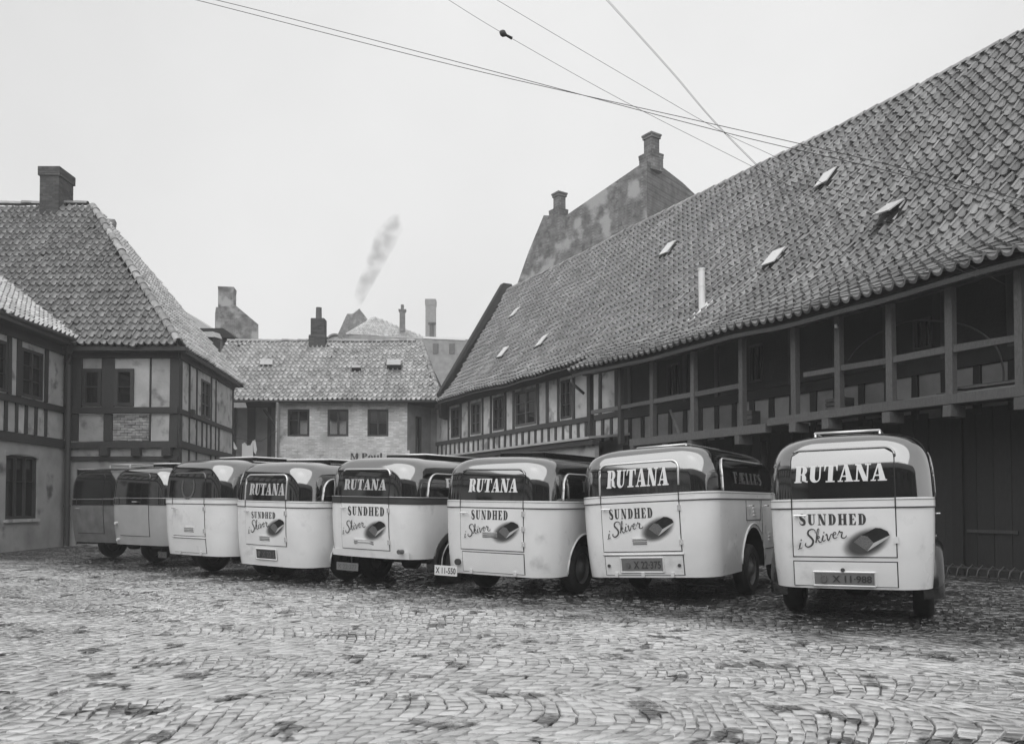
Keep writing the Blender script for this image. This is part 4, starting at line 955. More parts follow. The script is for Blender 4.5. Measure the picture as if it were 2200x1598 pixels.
# ================================================================== delivery vans
def make_van(cfg):
    g = cfg.get
    Y = cfg['Y']; zof = lambda py: EYE + (HOR - py) / FPX * Y
    z0, zb, zr = zof(cfg['bot']), zof(cfg['belt']), zof(cfg['roof'])
    Wd = g('W', .83); Lb = g('L', 3.35); roll = R(g('roll', 0)); a = R(cfg['head'])
    rear_c = at(cfg['px'], HOR, Y)
    root = bpy.data.objects.new('delivery_van', None); COL.objects.link(root); root.empty_display_size = .3; LOCALS.add(root.name)
    root.location = (rear_c.x, rear_c.y, .014); root.rotation_euler = (0, 0, -a)
    tag(root, cfg['label'], 'van', 'delivery vans parked side by side in the yard')
    Lm, Dm = cfg['light'], cfg['dark']; nroof = 4.4; Hh = zr - zb; Ad = .8; lean = g('lean', .03); nr2 = g('nr2', 5.2)
    cr, sr = math.cos(roll), math.sin(roll)
    def B(x, y, z):
        zz = z - .45; return Vector((x * cr + zz * sr, y, -x * sr + zz * cr + .45))
    tuck = g('tuck', .035)
    def wz(z):
        if z <= zb: t = (zb - z) / (zb - z0); return Wd * (1 - tuck * t ** 2.2)
        q = min(1, (z - zb) / Hh); return Wd * max(.006, (1 - q ** nroof)) ** (1 / nroof) * (1 - .025 * min(1, q * 1.5))
    def rz(z):
        if z <= zb: t = (zb - z) / (zb - z0); return .07 * t ** 2.4
        q = min(1, (z - zb) / Hh); return lean * q + Ad * (1 - max(.0, 1 - q ** nr2) ** (1 / nr2))
    def fz(z):
        if z <= zb: return 0.
        q = min(1, (z - zb) / Hh); return .28 * q + .75 * (1 - max(.0, 1 - q ** 2.8) ** (1 / 2.8))
    crown = .05
    def rear(x, z): return rz(z) + crown * (x / Wd) ** 2
    def outline(z, off=0., NC=9, NR=10):
        w = wz(z) + off; r0 = rz(z) - off; f1 = Lb - fz(z) + off; rc = min(g('rc', .36), .85 * w); fc = min(.22, .5 * w)
        pts = []; xe = w - rc; yc0 = r0 + crown * (xe / Wd) ** 2
        for i in range(NR + 1): x = -xe + 2 * xe * i / NR; pts.append((x, r0 + crown * (x / Wd) ** 2))
        for i in range(1, NC + 1): t = math.pi / 2 * i / NC; pts.append((xe + rc * math.sin(t), yc0 + rc * (1 - math.cos(t))))
        for i in range(1, 13): pts.append((w, yc0 + rc + (f1 - fc - yc0 - rc) * i / 12))
        for i in range(1, 5): t = math.pi / 2 * i / 4; pts.append((w - fc * (1 - math.cos(t)), f1 - fc + fc * math.sin(t)))
        for i in range(1, 6): x = (w - fc) * (1 - 2 * i / 5); pts.append((x, f1 + .06 * (1 - (x / Wd) ** 2)))
        left = [(-x, y) for x, y in pts[NR + 1:NR + 1 + NC + 12 + 4]]; left.reverse()
        return pts + left[0:]
    def loft(zs, offs=None, cap0=False, cap1=False):
        m = MB(); ring = [[B(x, y, z) for x, y in outline(z, 0 if offs is None else offs[i])] for i, z in enumerate(zs)]; n = len(ring[0])
        m.v = [tuple(p) for r_ in ring for p in r_]
        for i in range(len(zs) - 1):
            for j in range(n): m.f.append((i * n + j, i * n + (j + 1) % n, (i + 1) * n + (j + 1) % n, (i + 1) * n + j))
        if cap0: m.f.append(tuple(range(n - 1, -1, -1)))
        if cap1: m.f.append(tuple((len(zs) - 1) * n + j for j in range(n)))
        m.mi = [0] * len(m.f); return m
    yw = g('yw', 1.75); Ra = g('arch', .56); zw = .36
    lb = loft([z0 + (zb - z0) * (i / 12) for i in range(13)], cap0=True, cap1=True).build('lower_body', [Lm, 'chassis'], root, angle=35)
    if Ra:
        m = MB()
        for sgn in (-1, 1):
            k = 28; ringA = [(yw + Ra * math.cos(2 * math.pi * i / k), zw + .0 + Ra * math.sin(2 * math.pi * i / k)) for i in range(k)]
            x0_, x1_ = sgn * (Wd - .34), sgn * (Wd + .2)
            m.add([(x0_, y, z) for y, z in ringA] + [(x1_, y, z) for y, z in ringA], [tuple(range(k)), tuple(range(2 * k - 1, k - 1, -1))] + [(i, (i + 1) % k, (i + 1) % k + k, i + k) for i in range(k)], 1)
        cut = m.build('cut', ['chassis', 'chassis'], root)
        md = lb.modifiers.new('b', 'BOOLEAN'); md.object = cut; md.operation = 'DIFFERENCE'; md.solver = 'EXACT'; md.material_mode = 'TRANSFER'
        dg = bpy.context.evaluated_depsgraph_get(); me = bpy.data.meshes.new_from_object(lb.evaluated_get(dg)); lb.modifiers.clear(); lb.data = me; me.name = 'lower_body'
        bpy.data.objects.remove(cut); me.set_sharp_from_angle(angle=R(35))
        for sgn in (1, -1):         # arch moulding
            p = []
            for i in range(19):
                t = math.pi * (-.02 + 1.04 * i / 18); y, z = yw + (Ra + .01) * math.cos(t), zw + (Ra + .01) * math.sin(t)
                if z > z0 + .01: p.append(B(sgn * (wz(z) + .004), y, z))
            m = MB(); m.tube(p, .014, 6); m.build('arch_moulding', g('arch_trim', Lm), root, smooth=True)
    qs = [math.sin(math.pi / 2 * i / 20) for i in range(21)]
    loft([zb + .012 + (Hh - .012) * q for q in qs], cap1=True).build('upper_body', Dm, root, smooth=True)
    def ringband(za, zb_, off, name, mt): loft([za, za + .004, zb_ - .004, zb_], [0, off, off, 0]).build(name, mt, root, smooth=True, angle=40)
    bh = g('belt_h', .085)
    ringband(zb - bh, zb + .015, .007, 'belt_band', g('belt_mat', Lm))
    ringband(zb - bh - .012, zb - bh + .004, .010, 'pinstripe', 'letter_dark'); ringband(zb - .012, zb - .002, .011, 'pinstripe', 'letter_dark')
    if g('belt_edge'): ringband(zb + .004, zb + .018, .013, 'belt_trim', 'chrome')
    # --- patches on the rear face
    dxs = g('shift', 0.); RP = lambda x, z, off: B(x + dxs, rear(x + dxs, z) - off, z)
    def patch(x0, x1, za, zc, off, rr=0., nx=8, nz=10, back=True):
        m = MB(); rows = []
        for j in range(nz + 1):
            z = za + (zc - za) * (j / nz); ins = 0.
            if rr and z > zc - rr: ins = rr - math.sqrt(max(0, rr * rr - (z - zc + rr) ** 2))
            rows.append([RP(x0 + ins + (x1 - x0 - 2 * ins) * i / nx, z, off) for i in range(nx + 1)])
        m.v = [tuple(p) for r_ in rows for p in r_]
        for j in range(nz):
            for i in range(nx): k = j * (nx + 1) + i; m.f.append((k, k + 1, k + nx + 2, k + nx + 1))
        # returned edges so the panel has thickness
        per = [(0, i) for i in range(nx + 1)] + [(j, nx) for j in range(1, nz + 1)] + [(nz, i) for i in range(nx - 1, -1, -1)] + [(j, 0) for j in range(nz - 1, 0, -1)]
        k0 = len(m.v); m.v += [tuple(Vector(rows[j][i]) + Vector((0, .012, 0))) for j, i in per]; n = len(per)
        idx = [j * (nx + 1) + i for j, i in per]
        for q in range(n): m.f.append((idx[q], k0 + q, k0 + (q + 1) % n, idx[(q + 1) % n]))
        m.mi = [0] * len(m.f); return m
    dx0, dx1 = cfg['door']; zd = zof(cfg['dbot']); zwt = zof(cfg['wtop'])
    gp = .011
    patch(dx0 - gp, dx1 + gp, zd - gp, zb - bh - .014, .003).build('door_gap', 'seam', root)
    door = patch(dx0, dx1, zd, zb - bh - .013, .010).build('rear_door', Lm, root, angle=30)
    patch(dx0 - gp, dx1 + gp, zb + .022, zwt + gp, .003, .1).build('window_gap', 'seam', root)
    rw = patch(dx0, dx1, zb + .02, zwt, .010, .09).build('rear_window', Dm, root, angle=30)
    for x in (dx0 - gp / 2, dx1 + gp / 2):
        m = MB(); m.tube([RP(x, zb - bh - .015, .016), RP(x, zb + .02, .016)], .006, 4); m.build('door_gap', 'seam', root)
    # window trim
    tr = g('trim')
    if tr:
        mode, mt = tr; rr = .1; e = .012; p = []
        if mode == 'full': p += [(dx0 - e, zb + .02 + (zwt - zb - .1) * t / 4) for t in range(5)]
        p += [(dx0 - e + rr - rr * math.cos(t), zwt + e - rr + rr * math.sin(t)) for t in [math.pi / 2 * (i + (0 if mode == 'full' else 3)) / 6 for i in range(7 if mode == 'full' else 4)]]
        p += [(dx0 + rr + (dx1 - dx0 - 2 * rr) * i / 8, zwt + e) for i in range(1, 8)]
        p += [(dx1 + e - rr + rr * math.sin(t), zwt + e - rr + rr * math.cos(t)) for t in [math.pi / 2 * i / 6 for i in range(7)]]
        if mode == 'full': p += [(dx1 + e, zwt - .1 - (zwt - zb - .14) * t / 4) for t in range(1, 4 if g('trim_short') else 5)]
        m = MB(); m.tube([RP(x, z, .014) for x, z in p], .014, 6); m.build('window_trim', mt, root, smooth=True)
    # lettering helper
    def letters(polys, x, z, h, mt, name, parent, off=.0125, wide=None, width=1., skew=0., shear=0.):
        m = MB(); s = h
        sx = (wide / width) if wide else s
        for poly in polys: m.add([RP(x + px * sx + shear * py * s, z + py * s + skew * px * sx, off) for px, py in poly], [tuple(range(len(poly)))])
        return m.build(name, mt, parent, recalc=False)
    if g('brandtext'):
        P_, w_ = fat_text('RUTANA', .06); P_ = slice_rows(P_, 8); x0, x1, ya, yb = cfg['brandtext']
        letters(P_, x0, zof(yb), zof(ya) - zof(yb), g('brandmat', 'letter_white'), 'lettering', rw, wide=x1 - x0, width=w_, shear=.08)
    if g('slogan'):
        P_, w_ = fat_text('SUNDHED', .22); x0, x1, ya, yb = cfg['slogan']; h = zof(ya) - zof(yb)
        letters(slice_rows(P_, 4), x0, zof(yb), h, 'letter_dark', 'lettering', door, wide=x1 - x0, width=w_)
        P_ = script_text(); x0, x1, zc = cfg['script']; sc = (x1 - x0) / 3.0
        for mt, ox, oz, of in (('white', .012, -.012, .0125), ('letter_dark', 0, 0, .0150)):
            for glyph in P_:
                m = MB()
                for poly in glyph: m.add([RP(x0 + ox + px * sc, zof(zc) + oz + py * sc, of) for px, py in poly], [(0, 1, 2, 3)])
                m.build('lettering', mt, door, recalc=False)
    if g('bread'):
        bx, bz, bs = cfg['bread']; bz = zof(bz)
        m = MB(); rings_ = 8; segs = 28; m.v.append(tuple(RP(bx, bz, .0130))); sh = [0.]
        for i in range(1, rings_ + 1):
            for j in range(segs):
                t = 2 * math.pi * j / segs; r_ = i / rings_; ex, ez_ = .62 * bs * r_ * math.cos(t), .36 * bs * r_ * math.sin(t); k = .42
                m.v.append(tuple(RP(bx - .04 * bs + ex * math.cos(k) - ez_ * math.sin(k), bz - .05 * bs + ex * math.sin(k) + ez_ * math.cos(k), .0130))); sh.append(r_)
        for j in range(segs): m.f.append((0, 1 + j, 1 + (j + 1) % segs))
        for i in range(rings_ - 1):
            for j in range(segs): q = 1 + i * segs; m.f.append((q + j, q + segs + j, q + segs + (j + 1) % segs, q + (j + 1) % segs))
        m.mi = [0] * len(m.f); o = m.build('painted_shadow', 'halo' if Lm == 'paint_light' else 'halo', door, smooth=True, recalc=False)
        at_ = o.data.attributes.new('shade', 'FLOAT', 'POINT'); at_.data.foreach_set('value', sh)
        loaf = {'bread_crust': [(-.13, .13), (.17, .30), (.28, .29), (.42, .22), (.46, .13), (.12, -.05), (.05, .06)], 'bread_side': [(.12, -.05), (.46, .13), (.43, .07), (-.02, -.24)], 'bread_cut': [(-.13, .13), (.0, .10), (.12, -.05), (-.02, -.24), (-.30, -.03)]}
        for mt, pts in loaf.items():
            m = MB(); m.add([RP(bx + x * bs, bz + y * bs, .0155) for x, y in pts], [tuple(range(len(pts)))]); m.build('painted_loaf', mt, door, recalc=False)
    if g('louvre'):
        lx0, lx1, py0, py1, n = cfg['louvre']
        for i in range(n):
            z = zof(py0 + (py1 - py0) * (i + .5) / n); hh = abs(zof(py0) - zof(py1)) / n * .36
            m = MB(); m.hexa([RP(lx0, z - hh, .008), RP(lx1, z - hh, .008), RP(lx1, z - hh, .012), RP(lx0, z - hh, .012), RP(lx0, z + hh, .030), RP(lx1, z + hh, .030), RP(lx1, z + hh, .008), RP(lx0, z + hh, .008)]); m.build('louvre', Lm, door)
            m = MB(); m.hexa([RP(lx0, z - hh * 2.1, .0105), RP(lx1, z - hh * 2.1, .0105), RP(lx1, z - hh * 2.1, .009), RP(lx0, z - hh * 2.1, .009), RP(lx0, z - hh, .0115), RP(lx1, z - hh, .0115), RP(lx1, z - hh, .009), RP(lx0, z - hh, .009)]); m.build('louvre_slot', 'letter_dark', door)
    # handle and hinges
    hx, hz = cfg.get('handle', (dx0 + .05, zb - bh - .08)); m = MB(); m.tube([RP(hx, hz, .0), RP(hx, hz, .05)], .012, 6); m.tube([RP(hx - .03, hz, .05), RP(hx + .1, hz, .055)], [.012, .009], 6); m.build('door_handle', 'chrome', door, smooth=True, angle=40)
    for t in g('hinges', (.12, .8)):
        z = zb - bh - .02 - (zb - bh - zd) * t; m = MB(); c = [RP(dx1 + gp / 2 + sx * .018, z + sz * .035, o_) for sz in (-1, 1) for sx, o_ in ((-1, .03), (1, .03), (1, .005), (-1, .005))]; m.hexa(c); m.build('hinge', g('hinge_mat', 'chrome'), door)
    # lower flap / plate
    if g('flap'):
        fx0, fx1, pt, pb = cfg['flap']; patch(fx0 - gp, fx1 + gp, max(z0 + .01, zof(pb)) - gp * .6, zof(pt) + gp, .003).build('flap_gap', 'seam', root)
        fl = patch(fx0, fx1, max(z0 + .012, zof(pb)), zof(pt), .010).build('tool_flap', Lm, root, angle=30)
        if g('flap_lip'): m = MB(); m.tube([RP(fx0 - .02 + (fx1 - fx0 + .04) * i / 8, zof(pt) + .02, .014) for i in range(9)], .014, 6); m.build('flap_lip', Lm, root, smooth=True)
        if g('clips'):
            for x in cfg['clips']:
                m = MB(); zc = zof(pb) + .0; m.hexa([RP(x - .022, zc - .03, .01), RP(x + .022, zc - .03, .01), RP(x + .022, zc - .03, .03), RP(x - .022, zc - .03, .03), RP(x - .022, zc + .03, .01), RP(x + .022, zc + .03, .01), RP(x + .022, zc + .03, .03), RP(x - .022, zc + .03, .03)]); m.build('flap_clip', 'white', root)
        for x, py in g('studs', ()):
            m = MB(); m.tube([RP(x, zof(py), .008), RP(x, zof(py), .026)], .022, 10); m.build('lock', 'letter_dark', root)
    if g('plate'):
        x0, x1, pa, pb, txt, pm, fr, off = cfg['plate']; za, zc = zof(pb), zof(pa)
        if off == 'rear': Q = lambda x, z, o_: RP(x, z, .012 + o_)
        else:
            y_ = off; Q = lambda x, z, o_: B(x, y_ - o_, z)
        m = MB(); m.hexa([Q(x0, za, .0), Q(x1, za, .0), Q(x1, za, .01), Q(x0, za, .01), Q(x0, zc, .0), Q(x1, zc, .0), Q(x1, zc, .01), Q(x0, zc, .01)]); pl = m.build('number_plate', pm, root)
        P_, w_ = font_polys(txt, .02); h = (zc - za) * .62; bx0 = x0 + (x1 - x0) * (.30 if fr else .05); bw = (x1 - x0) * (.66 if fr else .9)
        m = MB()
        for poly in P_: m.add([Q(bx0 + px * bw / w_, za + (zc - za) * .19 + py * h, .0125) for px, py in poly], [tuple(range(len(poly)))])
        m.build('plate_number', 'letter_dark' if not g('plate_dim') else 'letter_dim', pl, recalc=False)
        if fr:
            m = MB(); cx, cz = x0 + (x1 - x0) * .16, (za + zc) / 2; n = 16
            m.add([Q(cx + .03 * math.cos(2 * math.pi * i / n), cz + .04 * math.sin(2 * math.pi * i / n), .03) for i in range(n)] + [Q(cx + .034 * math.cos(2 * math.pi * i / n), cz + .046 * math.sin(2 * math.pi * i / n), .005) for i in range(n)], [tuple(range(n))] + [(i, (i + 1) % n, (i + 1) % n + n, i + n) for i in range(n)]); m.build('plate_lamp', 'steel', pl, smooth=True, angle=50)
            m = MB(); e = .012
            for (qa, qb) in (((x0 - e, za - e), (x1 + e, za - e)), ((x1 + e, za - e), (x1 + e, zc + e)), ((x1 + e, zc + e), (x0 - e, zc + e)), ((x0 - e, zc + e), (x0 - e, za - e))): m.tube([Q(*qa, .01), Q(*qb, .01)], .011, 4)
            m.build('plate_frame', Lm, pl)
    # --- right and left side windows with arched trim
    sw0, sw1 = g('sidewin', (.46, 2.7)); swt = zof(g('swtop', cfg['wtop'] + 6))
    for sgn in (1, -1):
        SP = lambda y, z, off: B(sgn * (wz(z) + off), y, z)
        path = [(sw0 - .03 + .03 * (i / 5), zb + .02 + (swt - zb - .25) * i / 5) for i in range(6)] + [(sw0 + .24 * (1 - math.cos(t)), swt - .24 + .24 * math.sin(t)) for t in [math.pi / 2 * i / 7 for i in range(8)]] + [(sw0 + .24 + (sw1 - sw0 - .3) * i / 8, swt) for i in range(1, 9)]
        m = MB(); m.tube([SP(y, z, .008) for y, z in path], .013, 6); m.build('side_trim', g('side_trim', 'chrome'), root, smooth=True)
        m = MB(); m.tube([SP(y - .02, z, .008) for y, z in path[:16]], .006, 4); m.build('side_trim', g('side_trim', 'chrome'), root, smooth=True)
        m = MB(); nz = 8
        for j in range(nz + 1):
            z = zb + .03 + (swt - .03 - zb - .03) * j / nz; ins = 0.
            if z > swt - .27: ins = .24 - math.sqrt(max(0, .24 ** 2 - (z - swt + .27) ** 2))
            for i in range(7): m.v.append(tuple(SP(sw0 + .04 + ins + (sw1 - sw0 - .08 - ins) * i / 6, z, .006)))
        for j in range(nz):
            for i in range(6): k = j * 7 + i; m.f.append((k, k + 1, k + 8, k + 7))
        m.mi = [0] * len(m.f); sp_ = m.build('side_panel', Dm, root, smooth=True)
        if sgn == 1 and g('sidetext'):
            txt, y0, y1, pa, pb = cfg['sidetext']; P_, w_ = fat_text(txt, .16); P_ = slice_rows(P_, 4); m = MB()
            for poly in P_: m.add([SP(y0 + px * (y1 - y0) / w_, zof(pb) + py * (zof(pa) - zof(pb)), .012) for px, py in poly], [tuple(range(len(poly)))])
            m.build('lettering', g('sidemat', 'letter_white'), sp_, recalc=False)
        # cab door, its handle, louvres
        y0, y1 = Lb - 1.05, Lb - .22
        for (ya, yb, za, zc) in ((y0, y1, z0 + .25, zb - bh - .02),) + (((yw - .35, yw + .4, zw + Ra + .06, zb - bh - .02),) if g('sidehatch') else ()):
            m = MB()
            for p, q in (((ya, za), (ya, zc)), ((yb, za), (yb, zc)), ((ya, za), (yb, za))): m.tube([SP(p[0], p[1], .001), SP((p[0] + q[0]) / 2, (p[1] + q[1]) / 2, .001), SP(q[0], q[1], .001)], .006, 4)
            m.build('door_gap', 'seam', root)
            m = MB(); zz = zc - .08; yy = ya + .08; m.tube([SP(yy, zz, 0), SP(yy, zz, .05)], .011, 6); m.tube([SP(yy - .02, zz, .05), SP(yy + .11, zz, .055)], .011, 6); m.build('door_handle', 'chrome', root, smooth=True)
            for i in range(3):
                zl = (za + .12 if ya == y0 else zc - .22) + i * .05; m = MB(); m.hexa([SP(ya + .35 + e_, zl + f_, o_) for f_ in (0, .02) for e_, o_ in ((0, .0), (.16, .0), (.16, .014), (0, .014))]); m.build('louvre', Lm, root)
        m = MB(); m.hexa([SP(y_, z_, o_) for z_ in (zb + .08, swt - .1) for y_, o_ in ((Lb - 1.0, .004), (Lb - .42, .004), (Lb - .42, .012), (Lb - 1.0, .012))]); m.build('cab_window', 'glass', root)
    # --- roof rack
    rk = g('rack')
    if rk:
        ry0, ry1, rx0, rx1, h, mt, style = rk; zt = zr + h; zl = lambda x, y: zr - .02 - .10 * abs(x / Wd) ** 3
        if style == 'tube':
            for x in (rx0, rx1):
                m = MB(); m.tube([B(x, ry0, zl(x, ry0) - .01), B(x, ry0, zt - .03), B(x, ry0 + .02, zt), B(x, ry1, zt)], .016, 6); m.build('rack_rail', mt, root, smooth=True)
            for y in (ry0 + .01, (ry0 + ry1) / 2, ry1):
                m = MB(); m.tube([B(rx0, y, zt), B(rx1, y, zt)], .016, 6); m.build('rack_bar', mt, root, smooth=True)
        else:
            for x in (rx0, rx1):
                m = MB(); m.hexa([B(x + dx_, y, z) for z in (zr - .01, zt) for dx_, y in ((-.015, ry0), (.015, ry0), (.015, ry1), (-.015, ry1))]); m.build('rack_board', 'paint_dark_dull', root)
            m = MB(); m.hexa([B(x, y, z) for z in (zr - .015, zt) for x, y in ((rx0, ry0), (rx1, ry0), (rx1, ry0 + .03), (rx0, ry0 + .03))]); m.build('rack_board', 'paint_dark_dull', root)
            m = MB()
            for p, q in (((rx0, ry0), (rx1, ry0)), ((rx1, ry0), (rx1, ry1)), ((rx0, ry0), (rx0, ry1))): m.tube([B(p[0], p[1], zt + .012), B(q[0], q[1], zt + .012)], .014, 5)
            m.build('rack_rail', mt, root, smooth=True)
    # --- running gear
    def wheel(x, y, r=.36, w=.19):
        m = MB(); prof_ = [(r * .62, -w / 2), (r * .86, -w / 2 - .012), (r * .97, -w / 2 + .02), (r, -w / 4), (r, w / 4), (r * .97, w / 2 - .02), (r * .86, w / 2 + .012), (r * .62, w / 2)]; n = 28
        for i in range(n):
            t = 2 * math.pi * i / n
            for rr, xx in prof_: m.v.append((x + xx, y + rr * math.cos(t), r + rr * math.sin(t)))
        k = len(prof_)
        for i in range(n):
            for j in range(k - 1): m.f.append((i * k + j, i * k + j + 1, ((i + 1) % n) * k + j + 1, ((i + 1) % n) * k + j))
        m.mi = [0] * len(m.f); wh = m.build('wheel', 'rubber', root, smooth=True, angle=35)
        sg = 1 if x > 0 else -1
        m = MB(); xs = [(r * .63, sg * (w / 2 - .01)), (r * .55, sg * (w / 2 - .05)), (r * .3, sg * (w / 2 - .03)), (r * .2, sg * (w / 2 + .01)), (0.001, sg * (w / 2 + .02))]
        for i in range(20):
            t = 2 * math.pi * i / 20
            for rr, xx in xs: m.v.append((x + xx, y + rr * math.cos(t), r + rr * math.sin(t)))
        for i in range(20):
            for j in range(4): m.f.append((i * 5 + j, i * 5 + j + 1, ((i + 1) % 20) * 5 + j + 1, ((i + 1) % 20) * 5 + j))
        m.mi = [0] * len(m.f); m.build('rim', g('rim', 'steel'), wh, smooth=True, angle=40)
    tx = Wd - .14
    for x in (-tx, tx): wheel(x, yw); wheel(x * .97, Lb + .42)
    m = MB(); m.tube([(-tx, yw, .36), (-.18, yw, .36), (-.1, yw, .36), (.1, yw, .36), (.18, yw, .36), (tx, yw, .36)], [.04, .05, .15, .15, .05, .04], 10); m.build('rear_axle', 'chassis', root, smooth=True)
    m = MB()
    for x in (-.42, .42): m.box(x - .04, x + .04, .25, Lb + .8, z0 + .0, z0 + .11)
    m.box(-.42, .42, .3, .38, z0, z0 + .1); m.build('chassis_frame', 'chassis', root)
    m = MB(); m.tube([(.35, .12, z0 - .02), (.35, 1.4, z0 - .03)], .03, 8); m.build('exhaust_pipe', 'chassis', root, smooth=True)
    # pontoon rear fender
    fen = g('fender')
    if fen:
        Rf, wf_, mt, edge = fen
        for sgn in (1, -1):
            m = MB(); rows = []
            for i in range(17):
                t = math.pi * (-.06 + 1.08 * i / 16)
                row = []
                for j in range(8):
                    s = j / 7; ang = s * math.pi * .62; xx = wz(zw + .1) - .1 + wf_ * math.sin(ang); rr = Rf - (1 - math.cos(ang)) * .13
                    row.append(B(sgn * xx, yw - rr * math.cos(t) * 1.05, zw + rr * math.sin(t)))
                rows.append(row)
            m.v = [tuple(p) for r_ in rows for p in r_]
            for i in range(16):
                for j in range(7): k = i * 8 + j; m.f.append((k, k + 1, k + 9, k + 8))
            m.mi = [0] * len(m.f); m.build('rear_fender', mt, root, smooth=True, recalc=True)
            m = MB(); m.tube([r_[-1] for r_ in rows], .014, 6); m.build('fender_bead', edge, root, smooth=True)
    # --- cab front: bonnet, fenders, lamps, windscreen
    m = MB(); rings_ = []
    for i in range(9):
        t = i / 8; y = Lb - .12 + 1.1 * t; hw = .56 - .2 * t; ht = zb - .06 - .10 * t - .1 * max(0, t - .7) * 3; lo = z0 + .1
        rings_.append([B(hw * math.copysign(abs(math.cos(s_)) ** .5, math.cos(s_)), y, lo + (ht - lo) * abs(math.sin(s_)) ** .6) for s_ in [math.pi * k / 12 for k in range(13)]])
    m.v = [tuple(p) for r_ in rings_ for p in r_]
    for i in range(8):
        for j in range(12): k = i * 13 + j; m.f.append((k, k + 1, k + 14, k + 13))
    m.f.append(tuple(8 * 13 + j for j in range(13))); m.mi = [0] * len(m.f); m.build('bonnet', Dm, root, angle=45)
    for sgn in (1, -1):
        m = MB(); rows = []
        for i in range(13):
            t = math.pi * (-.05 + 1.0 * i / 12); row = []
            for j in range(7):
                ang = j / 6 * math.pi * .9; rr = .46 - (1 - math.sin(ang)) * .1; row.append(B(sgn * (.40 + .24 * (1 - math.cos(ang))), Lb + .42 - rr * math.cos(t) * 1.15, .42 + rr * math.sin(t) * .95))
            rows.append(row)
        m.v = [tuple(p) for r_ in rows for p in r_]
        for i in range(12):
            for j in range(6): k = i * 7 + j; m.f.append((k, k + 1, k + 8, k + 7))
        m.mi = [0] * len(m.f); m.build('front_fender', Dm, root, smooth=True)
        m = MB(); m.tube([B(sgn * .48, Lb + .62, .98), B(sgn * .48, Lb + .80, .98), B(sgn * .48, Lb + .86, .98)], [.07, .11, .1], 12); m.build('headlight', 'chrome', root, smooth=True, angle=50)
    m = MB(); zA, zB_ = zb + .1, zr - .2
    m.add([B(x, Lb - fz(z) + .06 * (1 - (x / Wd) ** 2) + .02, z) for z in (zA, (zA + zB_) / 2, zB_) for x in (-.55, -.2, .2, .55)], [(j * 4 + i, j * 4 + i + 1, j * 4 + i + 5, j * 4 + i + 4) for j in range(2) for i in range(3)]); m.build('windscreen', 'glass', root, smooth=True)
    m = MB(); m.tube([B(-.75, Lb + .95, .5), B(.75, Lb + .95, .5)], .05, 8); m.build('front_bumper', 'steel', root, smooth=True)
    for e in g('extras', ()): e(root, RP, B, zof, wz)
    return root

def box_at(name, mt, pts): 
    def f(root, RP, B, zof, wz):
        x0, x1, pa, pb, o0, o1 = pts; m = MB(); za, zc = zof(pb), zof(pa)
        m.hexa([RP(x, z, o) for z in (za, zc) for x, o in ((x0, o1), (x1, o1), (x1, o0), (x0, o0))]); m.build(name, mt, root)
    return f
def puck(name, mt, x, py, r, o1):
    def f(root, RP, B, zof, wz):
        m = MB(); m.tube([RP(x, zof(py), .005), RP(x, zof(py), o1)], r, 12); m.build(name, mt, root, smooth=True, angle=40)
    return f
def step_slats(root, RP, B, zof, wz):
    for z in (.14, .25):
        m = MB(); m.box(.12, .62, 1.25, 1.4, z, z + .02); m.build('axle_leaf', 'steel', root)

